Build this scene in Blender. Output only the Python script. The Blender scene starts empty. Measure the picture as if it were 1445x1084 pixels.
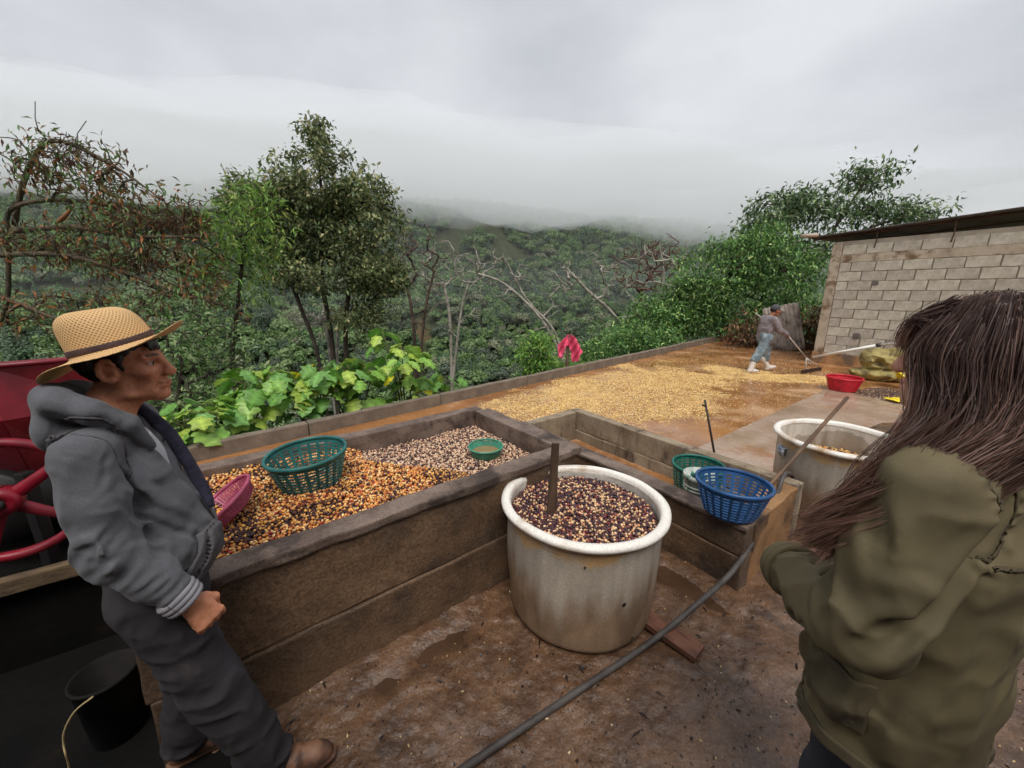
import bpy, bmesh, math, random, time
import numpy as np
from mathutils import Vector, Matrix
T0 = time.time()
R = math.radians
sc = bpy.context.scene
# ---------------------------------------------------------------- camera
CAM_H = 1.75
cam = bpy.data.cameras.new('camera'); cam_o = bpy.data.objects.new('camera', cam)
sc.collection.objects.link(cam_o); sc.camera = cam_o
cam.sensor_fit = 'HORIZONTAL'; cam.sensor_width = 36.0; cam.lens = 13.53
cam.clip_start = 0.05; cam.clip_end = 6000
cam_o.location = (0, 0, CAM_H); cam_o.rotation_euler = (R(90 - 13.66), 0, 0)
# ---------------------------------------------------------------- world: overcast sky
SUN_EL, SUN_AZ = 60.0, 176.0          # azimuth clockwise from +Y
w = bpy.data.worlds.new('World'); sc.world = w; w.use_nodes = True
nt = w.node_tree; nt.nodes.clear()
def N(t, typ, **kw):
    n = t.nodes.new(typ)
    for k, v in kw.items():
        if k.startswith('i_'):
            n.inputs[k[2:].replace('_', ' ')].default_value = v
        else: setattr(n, k, v)
    return n
out = N(nt, 'ShaderNodeOutputWorld'); bg = N(nt, 'ShaderNodeBackground')
sky = N(nt, 'ShaderNodeTexSky'); sky.sky_type = 'NISHITA'; sky.sun_disc = False
sky.sun_elevation = R(SUN_EL); sky.sun_rotation = R(SUN_AZ)
tc = N(nt, 'ShaderNodeTexCoord'); mp = N(nt, 'ShaderNodeMapping'); mp.inputs['Scale'].default_value = (1.0, 1.0, 2.2)
nz = N(nt, 'ShaderNodeTexNoise'); nz.inputs['Scale'].default_value = 1.5; nz.inputs['Detail'].default_value = 6; nz.inputs['Roughness'].default_value = .5
rmp = N(nt, 'ShaderNodeValToRGB')
rmp.color_ramp.elements[0].position = .30; rmp.color_ramp.elements[0].color = (2.5, 2.6, 2.82, 1)
rmp.color_ramp.elements[1].position = .66; rmp.color_ramp.elements[1].color = (4.3, 4.4, 4.58, 1)
mx = N(nt, 'ShaderNodeMix'); mx.data_type = 'RGBA'; mx.inputs['Factor'].default_value = .95
nt.links.new(tc.outputs['Generated'], mp.inputs['Vector']); nt.links.new(mp.outputs['Vector'], nz.inputs['Vector'])
nt.links.new(nz.outputs['Fac'], rmp.inputs['Fac'])
nt.links.new(sky.outputs['Color'], mx.inputs['A']); nt.links.new(rmp.outputs['Color'], mx.inputs['B'])
nt.links.new(mx.outputs['Result'], bg.inputs['Color']); bg.inputs['Strength'].default_value = .1
nt.links.new(bg.outputs['Background'], out.inputs['Surface'])
# ---------------------------------------------------------------- the veiled sun
sl = bpy.data.lights.new('sun', 'SUN'); so = bpy.data.objects.new('sun', sl); sc.collection.objects.link(so)
sl.energy = 1.5; sl.angle = R(30); sl.color = (1.0, .965, .92)
_d = Vector((math.sin(R(SUN_AZ)) * math.cos(R(SUN_EL)), math.cos(R(SUN_AZ)) * math.cos(R(SUN_EL)), math.sin(R(SUN_EL))))
so.rotation_euler = (-_d).to_track_quat('-Z', 'Y').to_euler(); so.location = _d * 40
vs = sc.view_settings
vs.view_transform = 'Standard'; vs.look = 'None'; vs.gamma = 1.0; vs.use_curve_mapping = False; vs.exposure = 0.92
sc.cycles.max_bounces = 12; sc.cycles.diffuse_bounces = 3; sc.cycles.glossy_bounces = 2
sc.cycles.transparent_max_bounces = 6; sc.cycles.volume_bounces = 10; sc.cycles.use_denoising = True
sc.cycles.use_adaptive_sampling = True; sc.cycles.adaptive_threshold = .02

# ---------------------------------------------------------------- helpers
COL = sc.collection
rng = np.random.default_rng(11); rnd = random.Random(5)
def S(r, g, b):
    f = lambda c: c / 12.92 if c <= .04045 else ((c + .055) / 1.055) ** 2.4
    return (f(r / 255), f(g / 255), f(b / 255))
_tab = np.random.default_rng(3).random((64, 64, 64)).astype(np.float32)
def vn(p, s=1.0, seed=0):
    """value noise in -1..1 at points p (n,3)"""
    q = np.asarray(p, np.float64) * s + seed * 17.31 + 1000.0
    i = np.floor(q).astype(np.int64); f = q - i; f = f * f * (3 - 2 * f); i &= 63; j = (i + 1) & 63
    x0, y0, z0 = i.T; x1, y1, z1 = j.T; fx, fy, fz = f.T
    g = lambda a, b, c: _tab[a, b, c]
    c0 = (g(x0, y0, z0) * (1 - fx) + g(x1, y0, z0) * fx) * (1 - fy) + (g(x0, y1, z0) * (1 - fx) + g(x1, y1, z0) * fx) * fy
    c1 = (g(x0, y0, z1) * (1 - fx) + g(x1, y0, z1) * fx) * (1 - fy) + (g(x0, y1, z1) * (1 - fx) + g(x1, y1, z1) * fx) * fy
    return (c0 * (1 - fz) + c1 * fz) * 2 - 1
def fbm(p, s=1.0, o=4, seed=0):
    r = 0; a = 1.0
    for k in range(o): r = r + a * vn(p, s * 2 ** k, seed + k * 3); a *= .5
    return r
def P3(x, y, z=0): return np.stack([np.asarray(x, float).ravel(), np.asarray(y, float).ravel(), np.full(np.size(x), z, float) if np.isscalar(z) else np.asarray(z, float).ravel()], 1)

MATS = {}
def mat(name, c1, c2=None, scale=6.0, rough=.8, rough2=None, bump=0.0, bscale=60.0, c3=None, s3=2.0, t3=(.5, .62), stretch=None,
        attr=None, spec=.5, sheen=0.0, sss=0.0, metal=0.0, trans=0.0, bdist=.01, grain=0.0, rand=0.0, coord='Object', crease=None):
    if name in MATS: return MATS[name]
    m = bpy.data.materials.new(name); m.use_nodes = True; t = m.node_tree; t.nodes.clear(); L = t.links.new
    o = N(t, 'ShaderNodeOutputMaterial'); b = N(t, 'ShaderNodeBsdfPrincipled'); L(b.outputs[0], o.inputs['Surface'])
    tcn = N(t, 'ShaderNodeTexCoord'); vec = tcn.outputs[coord]
    if stretch:
        mpn = N(t, 'ShaderNodeMapping'); mpn.inputs['Scale'].default_value = stretch; L(vec, mpn.inputs['Vector']); vec = mpn.outputs['Vector']
    def noise(s, d=5, r=.6):
        n = N(t, 'ShaderNodeTexNoise'); n.inputs['Scale'].default_value = s; n.inputs['Detail'].default_value = d; n.inputs['Roughness'].default_value = r
        L(vec, n.inputs['Vector']); return n.outputs['Fac']
    def mixc(f, a, bb, blend='MIX'):
        n = N(t, 'ShaderNodeMix'); n.data_type = 'RGBA'; n.blend_type = blend
        for sock, v in (('A', a), ('B', bb)):
            if isinstance(v, tuple): n.inputs[sock].default_value = (*v[:3], 1)
            else: L(v, n.inputs[sock])
        if isinstance(f, float): n.inputs['Factor'].default_value = f
        else: L(f, n.inputs['Factor'])
        return n.outputs['Result']
    def ramp(f, a, bb):
        n = N(t, 'ShaderNodeMapRange'); n.inputs['From Min'].default_value = a; n.inputs['From Max'].default_value = bb; n.interpolation_type = 'SMOOTHSTEP'
        L(f, n.inputs['Value']); return n.outputs['Result']
    nf = ramp(noise(scale), .34, .66)
    if attr:
        an = N(t, 'ShaderNodeAttribute'); an.attribute_name = attr; base = an.outputs['Color']
    else: base = None
    col = c1 if base is None else base
    if c2 is not None: col = mixc(nf, c1 if base is None else base, c2) if base is None else mixc(nf, base, mixc(1.0, base, c2, 'MULTIPLY'))
    if c3 is not None: col = mixc(ramp(noise(s3, 6, .65), *t3), col, c3)
    if rand:
        oi = N(t, 'ShaderNodeObjectInfo'); hs = N(t, 'ShaderNodeHueSaturation')
        mr = N(t, 'ShaderNodeMapRange'); mr.inputs['To Min'].default_value = 1 - rand; mr.inputs['To Max'].default_value = 1 + rand
        L(oi.outputs['Random'], mr.inputs['Value']); L(mr.outputs['Result'], hs.inputs['Value'])
        mr2 = N(t, 'ShaderNodeMath', operation='MULTIPLY_ADD'); L(oi.outputs['Random'], mr2.inputs[0]); mr2.inputs[1].default_value = .05 * min(1, rand * 3); mr2.inputs[2].default_value = .5 - .025 * min(1, rand * 3)
        L(mr2.outputs[0], hs.inputs['Hue'])
        if isinstance(col, tuple): hs.inputs['Color'].default_value = (*col[:3], 1)
        else: L(col, hs.inputs['Color'])
        col = hs.outputs['Color']
    if grain:
        col = mixc(float(grain), col, mixc(1.0, col, mixc(ramp(noise(bscale * 2.3, 3, .7), .3, .7), (.25, .25, .25), (1.75, 1.75, 1.75)), 'MULTIPLY'))
    if isinstance(col, tuple): b.inputs['Base Color'].default_value = (*col[:3], 1)
    else: L(col, b.inputs['Base Color'])
    if rough2 is not None:
        mr = N(t, 'ShaderNodeMapRange'); mr.inputs['To Min'].default_value = rough; mr.inputs['To Max'].default_value = rough2
        L(ramp(noise(scale * .7 + .37, 6, .65), .38, .62), mr.inputs['Value']); L(mr.outputs['Result'], b.inputs['Roughness'])
    else: b.inputs['Roughness'].default_value = rough
    b.inputs['Specular IOR Level'].default_value = spec; b.inputs['Metallic'].default_value = metal
    if sheen: b.inputs['Sheen Weight'].default_value = sheen
    if sss: b.inputs['Subsurface Weight'].default_value = sss; b.inputs['Subsurface Radius'].default_value = (.012, .005, .003)
    if trans: b.inputs['Transmission Weight'].default_value = trans
    if bump:
        bn = N(t, 'ShaderNodeBump'); bn.inputs['Strength'].default_value = bump; bn.inputs['Distance'].default_value = bdist
        L(noise(bscale, 6, .65), bn.inputs['Height']); L(bn.outputs['Normal'], b.inputs['Normal'])
        if crease:
            rn = N(t, 'ShaderNodeTexNoise'); rn.noise_type = 'RIDGED_MULTIFRACTAL'; rn.inputs['Scale'].default_value = crease[1]; rn.inputs['Detail'].default_value = 2.5; rn.inputs['Roughness'].default_value = .45; rn.inputs['Distortion'].default_value = .6
            L(vec, rn.inputs['Vector']); b2n = N(t, 'ShaderNodeBump'); b2n.inputs['Strength'].default_value = crease[0]; b2n.inputs['Distance'].default_value = crease[2]; L(rn.outputs['Fac'], b2n.inputs['Height']); L(b2n.outputs['Normal'], bn.inputs['Normal'])
    MATS[name] = m; return m
def leafmat(name, tint=(1, 1, 1), rough=.5):
    m = bpy.data.materials.new(name); m.use_nodes = True; t = m.node_tree; t.nodes.clear(); L = t.links.new
    o = N(t, 'ShaderNodeOutputMaterial'); b = N(t, 'ShaderNodeBsdfPrincipled'); tr = N(t, 'ShaderNodeBsdfTranslucent'); ms = N(t, 'ShaderNodeMixShader')
    an = N(t, 'ShaderNodeAttribute'); an.attribute_name = 'Col'; L(an.outputs['Color'], b.inputs['Base Color']); L(an.outputs['Color'], tr.inputs['Color'])
    b.inputs['Roughness'].default_value = rough; b.inputs['Specular IOR Level'].default_value = .4; ms.inputs[0].default_value = .3
    L(b.outputs[0], ms.inputs[1]); L(tr.outputs[0], ms.inputs[2]); L(ms.outputs[0], o.inputs['Surface']); return m

def tag(o, label=None, cat=None, group=None, kind=None):
    if label: o['label'] = label
    if cat: o['category'] = cat
    if group: o['group'] = group
    if kind: o['kind'] = kind
    return o
def empty(name, label=None, cat=None, loc=(0, 0, 0), rz=0.0, group=None):
    o = bpy.data.objects.new(name, None); COL.objects.link(o); o.location = loc; o.rotation_euler = (0, 0, rz); o.empty_display_size = .1
    return tag(o, label, cat, group)
def link(name, me, m=None, parent=None, loc=None, rot=None):
    o = bpy.data.objects.new(name, me); COL.objects.link(o)
    if m is not None and not me.materials: me.materials.append(m)
    if parent is not None: o.parent = parent
    if loc is not None: o.location = loc
    if rot is not None: o.rotation_euler = rot
    return o
def pymesh(name, v, f, smooth=False):
    me = bpy.data.meshes.new(name); v = np.asarray(v, np.float32)
    if isinstance(f, np.ndarray):
        n, k = f.shape
        me.vertices.add(len(v)); me.vertices.foreach_set('co', v.ravel()); me.loops.add(n * k); me.loops.foreach_set('vertex_index', f.astype(np.int32).ravel())
        me.polygons.add(n); me.polygons.foreach_set('loop_start', np.arange(0, n * k, k, dtype=np.int32)); me.update(calc_edges=True)
    else: me.from_pydata(v.tolist(), [], f); me.update()
    me.validate()
    me.polygons.foreach_set('use_smooth', np.full(len(me.polygons), smooth)); return me
def setcol(me, vc):
    a = me.color_attributes.new('Col', 'FLOAT_COLOR', 'POINT')
    c = np.ones((len(vc), 4), np.float32); c[:, :3] = vc; a.data.foreach_set('color', c.ravel())
def bmobj(name, bm, m, parent=None, smooth=False, loc=None, rot=None):
    me = bpy.data.meshes.new(name); bm.to_mesh(me); bm.free()
    me.polygons.foreach_set('use_smooth', np.full(len(me.polygons), smooth)); return link(name, me, m, parent, loc, rot)
def noisy(me, amp, s, seed=0, o=3):
    n = len(me.vertices); c = np.empty(n * 3, np.float32); me.vertices.foreach_get('co', c); c = c.reshape(-1, 3)
    c += amp * np.stack([fbm(c, s, o, seed), fbm(c, s, o, seed + 11), fbm(c, s, o, seed + 23)], 1); me.vertices.foreach_set('co', c.ravel().astype(np.float32)); me.update()
def boxbm(sx, sy, sz, bev=.01, seg=0.0, off=(0, 0, 0)):
    """box centred in x,y, from z=0 to sz, bevelled, cut every seg metres"""
    bm = bmesh.new(); bmesh.ops.create_cube(bm, size=1.0)
    for v in bm.verts: v.co = Vector((v.co.x * sx + off[0], v.co.y * sy + off[1], (v.co.z + .5) * sz + off[2]))
    if bev: bmesh.ops.bevel(bm, geom=list(bm.edges), offset=bev, segments=2, affect='EDGES', profile=.6)
    if seg:
        for ax, ln in enumerate((sx, sy, sz)):
            nn = Vector([float(i == ax) for i in range(3)])
            k = max(0, int(ln / seg))
            for i in range(1, k + 1):
                c = -ln / 2 + ln * i / (k + 1) + off[ax] if ax < 2 else ln * i / (k + 1) + off[2]
                bmesh.ops.bisect_plane(bm, geom=list(bm.verts) + list(bm.edges) + list(bm.faces), plane_co=nn * c, plane_no=nn)
    return bm
def boxo(name, sx, sy, sz, m, parent=None, loc=(0, 0, 0), rz=0.0, bev=.01, seg=0.0, amp=0.0, ns=6.0, seed=0, rot=None):
    o = bmobj(name, boxbm(sx, sy, sz, bev, seg), m, parent, False, loc, rot or (0, 0, rz))
    if amp: noisy(o.data, amp, ns, seed)
    return o
def beam(name, a, b, th, z0, z1, m, parent=None, seg=.12, amp=.006, bev=.012, seed=0, side=0.0):
    """wall piece from a to b (xy), side shifts it to the left of a->b by that much"""
    a = Vector(a); b = Vector(b); d = b - a; n = Vector((-d.y, d.x)).normalized(); c = (a + b) / 2 + n * side
    return boxo(name, d.length, th, z1 - z0, m, parent, (c.x, c.y, z0), math.atan2(d.y, d.x), bev, seg, amp, 7.0, seed)
def tube(path, rad, sides=8, cap=True, tw=0.0):
    """verts, faces of a tube along points"""
    p = np.asarray(path, float); n = len(p); rad = np.broadcast_to(np.asarray(rad, float), (n,))
    t = np.gradient(p, axis=0); t /= np.linalg.norm(t, axis=1)[:, None] + 1e-12
    ref = np.array([0, 0, 1.0]) if abs(t[0, 2]) < .9 else np.array([1.0, 0, 0])
    u = np.cross(t[0], ref); u /= np.linalg.norm(u); V = []
    for i in range(n):
        u = u - t[i] * (u @ t[i]); u /= np.linalg.norm(u) + 1e-12; v = np.cross(t[i], u)
        a = np.arange(sides) * 2 * np.pi / sides
        V.append(p[i] + rad[i] * (np.cos(a)[:, None] * u + np.sin(a)[:, None] * v))
    V = np.concatenate(V); F = []
    for i in range(n - 1):
        for j in range(sides):
            k = (j + 1) % sides; F.append((i * sides + j, i * sides + k, (i + 1) * sides + k, (i + 1) * sides + j))
    if cap: F.append(tuple(range(sides))[::-1]); F.append(tuple(range((n - 1) * sides, n * sides)))
    return V, F
def tubeo(name, path, rad, m, parent=None, sides=8, smooth=True):
    V, F = tube(path, rad, sides); return link(name, pymesh(name, V, F, smooth), m, parent)
def spline(pts, n):
    p = np.asarray(pts, float); P = np.vstack([2 * p[0] - p[1], p, 2 * p[-1] - p[-2]]); o = []
    for i in range(len(p) - 1):
        t = np.linspace(0, 1, n, endpoint=False)[:, None]; a, b, c, d = P[i:i + 4]
        o.append(.5 * (2 * b + (c - a) * t + (2 * a - 5 * b + 4 * c - d) * t ** 2 + (3 * b - a - 3 * c + d) * t ** 3))
    o.append(p[-1:]); return np.vstack(o)
def lathe(prof, seg=48, close=False):
    p = np.asarray(prof, float); a = np.arange(seg) * 2 * np.pi / seg
    V = np.stack([np.outer(p[:, 0], np.cos(a)), np.outer(p[:, 0], np.sin(a)), np.repeat(p[:, 1][:, None], seg, 1)], 2).reshape(-1, 3); F = []
    for i in range(len(p) - 1):
        for j in range(seg):
            k = (j + 1) % seg; F.append((i * seg + j, i * seg + k, (i + 1) * seg + k, (i + 1) * seg + j))
    return V, F
class MB:
    def __init__(s): s.v = []; s.f = []; s.n = 0
    def add(s, VF):
        V, F = VF; s.v.append(np.asarray(V, float)); s.f += [tuple(i + s.n for i in f) for f in F]; s.n += len(V); return s
    def obj(s, name, m, parent=None, smooth=True):
        return link(name, pymesh(name, np.concatenate(s.v), s.f, smooth), m, parent)
def rotmat(n):
    q = rng.normal(size=(n, 4)); q /= np.linalg.norm(q, axis=1)[:, None]; a, b, c, d = q.T
    return np.stack([np.stack([1 - 2 * (c * c + d * d), 2 * (b * c - a * d), 2 * (b * d + a * c)], 1), np.stack([2 * (b * c + a * d), 1 - 2 * (b * b + d * d), 2 * (c * d - a * b)], 1), np.stack([2 * (b * d - a * c), 2 * (c * d + a * b), 1 - 2 * (b * b + c * c)], 1)], 1)
_g = (1 + 5 ** .5) / 2
ICO_V = np.array([(-1, _g, 0), (1, _g, 0), (-1, -_g, 0), (1, -_g, 0), (0, -1, _g), (0, 1, _g), (0, -1, -_g), (0, 1, -_g), (_g, 0, -1), (_g, 0, 1), (-_g, 0, -1), (-_g, 0, 1)]) / math.sqrt(1 + _g * _g)
ICO_F = np.array([(0, 11, 5), (0, 5, 1), (0, 1, 7), (0, 7, 10), (0, 10, 11), (1, 5, 9), (5, 11, 4), (11, 10, 2), (10, 7, 6), (7, 1, 8), (3, 9, 4), (3, 4, 2), (3, 2, 6), (3, 6, 8), (3, 8, 9), (4, 9, 5), (2, 4, 11), (6, 2, 10), (8, 6, 7), (9, 8, 1)])
OCT_V = np.array([(1, 0, -.3), (-1, 0, -.3), (0, 1, -.3), (0, -1, -.3), (0, 0, 1)], float)
OCT_F = np.array([(0, 2, 4), (2, 1, 4), (1, 3, 4), (3, 0, 4)])
def beans(name, pts, r, cols, m, shape=(1.2, .92, .82), hi=True, flat=False):
    n = len(pts); TV, TF = (ICO_V, ICO_F) if hi else (OCT_V, OCT_F)
    sz = r * (.82 + .36 * rng.random((n, 1, 1)))
    V = TV[None] * np.array(shape) * sz
    if flat or not hi:
        a = rng.random(n) * 6.283; c, s_ = np.cos(a), np.sin(a); z = np.zeros(n); o_ = np.ones(n)
        M = np.stack([np.stack([c, -s_, z], 1), np.stack([s_, c, z], 1), np.stack([z, z, o_], 1)], 1)
    else: M = rotmat(n)
    V = np.einsum('nij,nkj->nki', M, V) + pts[:, None, :]
    F = TF[None] + (np.arange(n) * len(TV))[:, None, None]
    me = pymesh(name, V.reshape(-1, 3), F.reshape(-1, 3), True); setcol(me, np.repeat(cols, len(TV), 0)); return link(name, me, m)
def pick(n, table):
    """table: (weight, colour) -> n random colours with a little spread"""
    w_ = np.array([t[0] for t in table], float); c = np.array([t[1] for t in table])[rng.choice(len(table), n, p=w_ / w_.sum())]
    return np.clip(c * (.75 + .5 * rng.random((n, 1))), 0, 1)
def sdfnets(v, lo, h):
    """surface nets: verts, quads of the zero level of v"""
    ins = v < 0; X, Y, Z = v.shape
    c = np.zeros((X - 1, Y - 1, Z - 1), np.uint8)
    offs = [(i, j, k) for i in (0, 1) for j in (0, 1) for k in (0, 1)]
    for i, j, k in offs: c += ins[i:X - 1 + i, j:Y - 1 + j, k:Z - 1 + k]
    act = (c > 0) & (c < 8); idx = np.full(c.shape, -1, np.int64); A = np.argwhere(act); idx[act] = np.arange(len(A))
    acc = np.zeros((len(A), 3)); cnt = np.zeros(len(A)); vals = {o: v[A[:, 0] + o[0], A[:, 1] + o[1], A[:, 2] + o[2]].astype(float) for o in offs}
    for a in offs:
        for ax in range(3):
            if a[ax] == 0:
                b = tuple(a[q] + (q == ax) for q in range(3)); va, vb = vals[a], vals[b]; s = (va < 0) != (vb < 0)
                t = va / np.where(s, va - vb, 1); p = np.array(a, float)[None] + np.zeros((len(A), 3)); p[:, ax] += t
                acc[s] += p[s]; cnt[s] += 1
    V = (A + acc / cnt[:, None]) * h + np.asarray(lo); Q = []
    for ax in range(3):
        s0 = [slice(None)] * 3; s1 = [slice(None)] * 3; s0[ax] = slice(0, -1); s1[ax] = slice(1, None)
        e = ins[tuple(s0)] != ins[tuple(s1)]; E = np.argwhere(e); b, d = [q for q in range(3) if q != ax]
        ok = (E[:, b] > 0) & (E[:, d] > 0) & (E[:, b] < v.shape[b] - 1) & (E[:, d] < v.shape[d] - 1); E = E[ok]
        q = []
        for ob, od in ((-1, -1), (0, -1), (0, 0), (-1, 0)):
            g = E.copy(); g[:, b] += ob; g[:, d] += od; q.append(idx[g[:, 0], g[:, 1], g[:, 2]])
        q = np.stack(q, 1); fl = ins[E[:, 0], E[:, 1], E[:, 2]] ^ (ax == 1); q[~fl] = q[~fl][:, ::-1]; Q.append(q)
    return V, np.concatenate(Q)
class SDF:
    def __init__(s, lo, hi, h):
        s.lo = np.array(lo, float); s.h = h; s.n = np.ceil((np.array(hi) - s.lo) / h).astype(int) + 1
        s.v = np.full(s.n, 1.0, np.float32); s.T = np.eye(4)
    def sub(s, lo, hi):
        a = np.clip(np.floor((np.array(lo) - s.lo) / s.h).astype(int), 0, s.n); b = np.clip(np.ceil((np.array(hi) - s.lo) / s.h).astype(int) + 1, 0, s.n)
        sl_ = tuple(slice(i, j) for i, j in zip(a, b)); g = [s.lo[q] + s.h * np.arange(a[q], b[q]) for q in range(3)]
        return sl_, (g[0][:, None, None], g[1][None, :, None], g[2][None, None, :])
    def put(s, sl_, d, k, op='u'):
        v = s.v[sl_]
        if v.size == 0: return s
        if op == 'u': h = np.maximum(k - np.abs(v - d), 0) / k; s.v[sl_] = np.minimum(v, d) - h * h * k * .25
        elif op == 's': d = -d; h = np.maximum(k - np.abs(v - d), 0) / k; s.v[sl_] = np.maximum(v, d) + h * h * k * .25
        elif op == 'i': s.v[sl_] = np.maximum(v, d)
        return s
    def cone(s, a, b, ra, rb, k=.03, flat=None, op='u'):
        a = np.array(a, float); b = np.array(b, float); R_ = max(ra, rb) * (1 if flat is None else max(1, flat[1])) + k + s.h * 2
        sl_, (x, y, z) = s.sub(np.minimum(a, b) - R_, np.maximum(a, b) + R_); d = b - a; L2 = d @ d + 1e-12
        px, py, pz = x - a[0], y - a[1], z - a[2]; t = np.clip((px * d[0] + py * d[1] + pz * d[2]) / L2, 0, 1)
        qx, qy, qz = px - t * d[0], py - t * d[1], pz - t * d[2]
        if flat is not None:
            ax = np.array(flat[0], float); ax /= np.linalg.norm(ax); f = flat[1]; q = qx * ax[0] + qy * ax[1] + qz * ax[2]; g = (1 / f - 1) * q
            qx, qy, qz = qx + g * ax[0], qy + g * ax[1], qz + g * ax[2]
        return s.put(sl_, np.sqrt(qx * qx + qy * qy + qz * qz) - (ra + t * (rb - ra)), k, op)
    def chain(s, pts, rads, k=.03, flat=None):
        for i in range(len(pts) - 1): s.cone(pts[i], pts[i + 1], rads[i], rads[i + 1], k, flat)
        return s
    def ell(s, c, r, k=.03, rot=None, op='u'):
        c = np.array(c, float); r = np.array(r, float); R_ = r.max() + k + s.h * 2
        sl_, (x, y, z) = s.sub(c - R_, c + R_); p = np.stack(np.broadcast_arrays(x - c[0], y - c[1], z - c[2]), -1)
        if rot is not None: p = p @ np.array(rot.to_matrix() if hasattr(rot, 'to_matrix') else rot)
        k0 = np.sqrt(((p / r) ** 2).sum(-1)); k1 = np.sqrt(((p / (r * r)) ** 2).sum(-1)) + 1e-9
        return s.put(sl_, k0 * (k0 - 1) / k1, k, op)
    def func(s, fn, lo, hi, k=.02, op='u'):
        sl_, g = s.sub(lo, hi); return s.put(sl_, fn(*g), k, op)
    def disp(s, fn, band=.03):
        m = np.abs(s.v) < band; I = np.argwhere(m); s.v[m] += fn(I * s.h + s.lo).astype(np.float32); return s
    def shell(s, name, off, th, region, smooth_it=1):
        c = SDF.__new__(SDF); c.lo, c.h, c.n = s.lo, s.h, s.n; m = np.abs(s.v - off) < .03; I = np.argwhere(m); c.v = np.full(s.v.shape, 1.0, np.float32)
        c.v[m] = np.maximum(np.abs(s.v[m] - off) - th, region(I * s.h + s.lo)); return c.mesh(name, smooth_it)
    def mesh(s, name, smooth_it=1):
        V, Q = sdfnets(s.v, s.lo, s.h)
        for _ in range(smooth_it):
            acc = np.zeros_like(V); cnt = np.zeros(len(V))
            for a, b in ((0, 1), (1, 2), (2, 3), (3, 0)):
                np.add.at(acc, Q[:, a], V[Q[:, b]]); np.add.at(acc, Q[:, b], V[Q[:, a]]); np.add.at(cnt, Q[:, a], 1); np.add.at(cnt, Q[:, b], 1)
            V = V * .4 + .6 * acc / np.maximum(cnt, 1)[:, None]
        return pymesh(name, V, Q, True)
# ================================================================= SETTING
PZ = -.12                                   # patio level
PD = np.array([.730, .683]); PN = np.array([-.683, .730]); P0 = np.array([-2.6, 4.87])
def xy(s, t): return P0 + s * PD - t * PN    # patio frame: s along the parapet, t inwards
def terrain_z(x, y):
    u = (x - P0[0]) * PN[0] + (y - P0[1]) * PN[1]; sP = (x - P0[0]) * PD[0] + (y - P0[1]) * PD[1]
    far = np.maximum(sP - 15.2, 0); side = np.maximum(-x - 3.2, 0)
    near = -.75 - .62 * np.maximum(u - .25, 0) - .25 * far * (u > -40) - .12 * side
    near = np.maximum(near, -80 + .0 * x)
    D = -.28 * x + .96 * y
    p = P3(x, y, 0.0)
    nz_ = fbm(p, .009, 4, 5).reshape(np.shape(x)); n2 = fbm(p, .05, 3, 9).reshape(np.shape(x))
    mt = -82 + .63 * (D - 118) + nz_ * 17 + n2 * 2.0 - .00018 * np.maximum(D - 260, 0) ** 2 - .06 * np.maximum(x, 0) + .05 * np.maximum(-x, 0)
    mt = np.where(mt > 52, 52 + 22 * np.tanh((mt - 52) / 30), mt)
    k = 12.0; h = np.maximum(k - np.abs(near - mt), 0) / k
    z = np.maximum(near, mt) + h * h * k * .25 * (D > 30)
    return z + .25 * n2 * (u > 3)
def grid(xs, ys):
    X, Y = np.meshgrid(xs, ys, indexing='ij'); n, m_ = X.shape; i = np.arange(n * m_).reshape(n, m_)
    F = np.stack([i[:-1, :-1], i[1:, :-1], i[1:, 1:], i[:-1, 1:]], -1).reshape(-1, 4); return X, Y, F
xs = np.concatenate([np.linspace(-1500, -420, 16)[:-1], np.linspace(-420, -60, 60)[:-1], np.linspace(-60, 60, 81)[:-1], np.linspace(60, 480, 66)[:-1], np.linspace(480, 1500, 14)])
ys = np.concatenate([np.linspace(-200, -8, 10)[:-1], np.linspace(-8, 60, 60)[:-1], np.linspace(60, 520, 100)[:-1], np.linspace(520, 1600, 20)])
X, Y, F = grid(xs, ys)
m_soil = mat('hill_soil', S(72, 78, 48), S(52, 60, 36), .25, .95, bump=.4, bscale=1.5, bdist=.3, c3=S(96, 78, 54), s3=.03, t3=(.58, .68))
tag(link('hillside', pymesh('hillside', P3(X, Y, terrain_z(X, Y)), F, True), m_soil), kind='structure')

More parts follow.
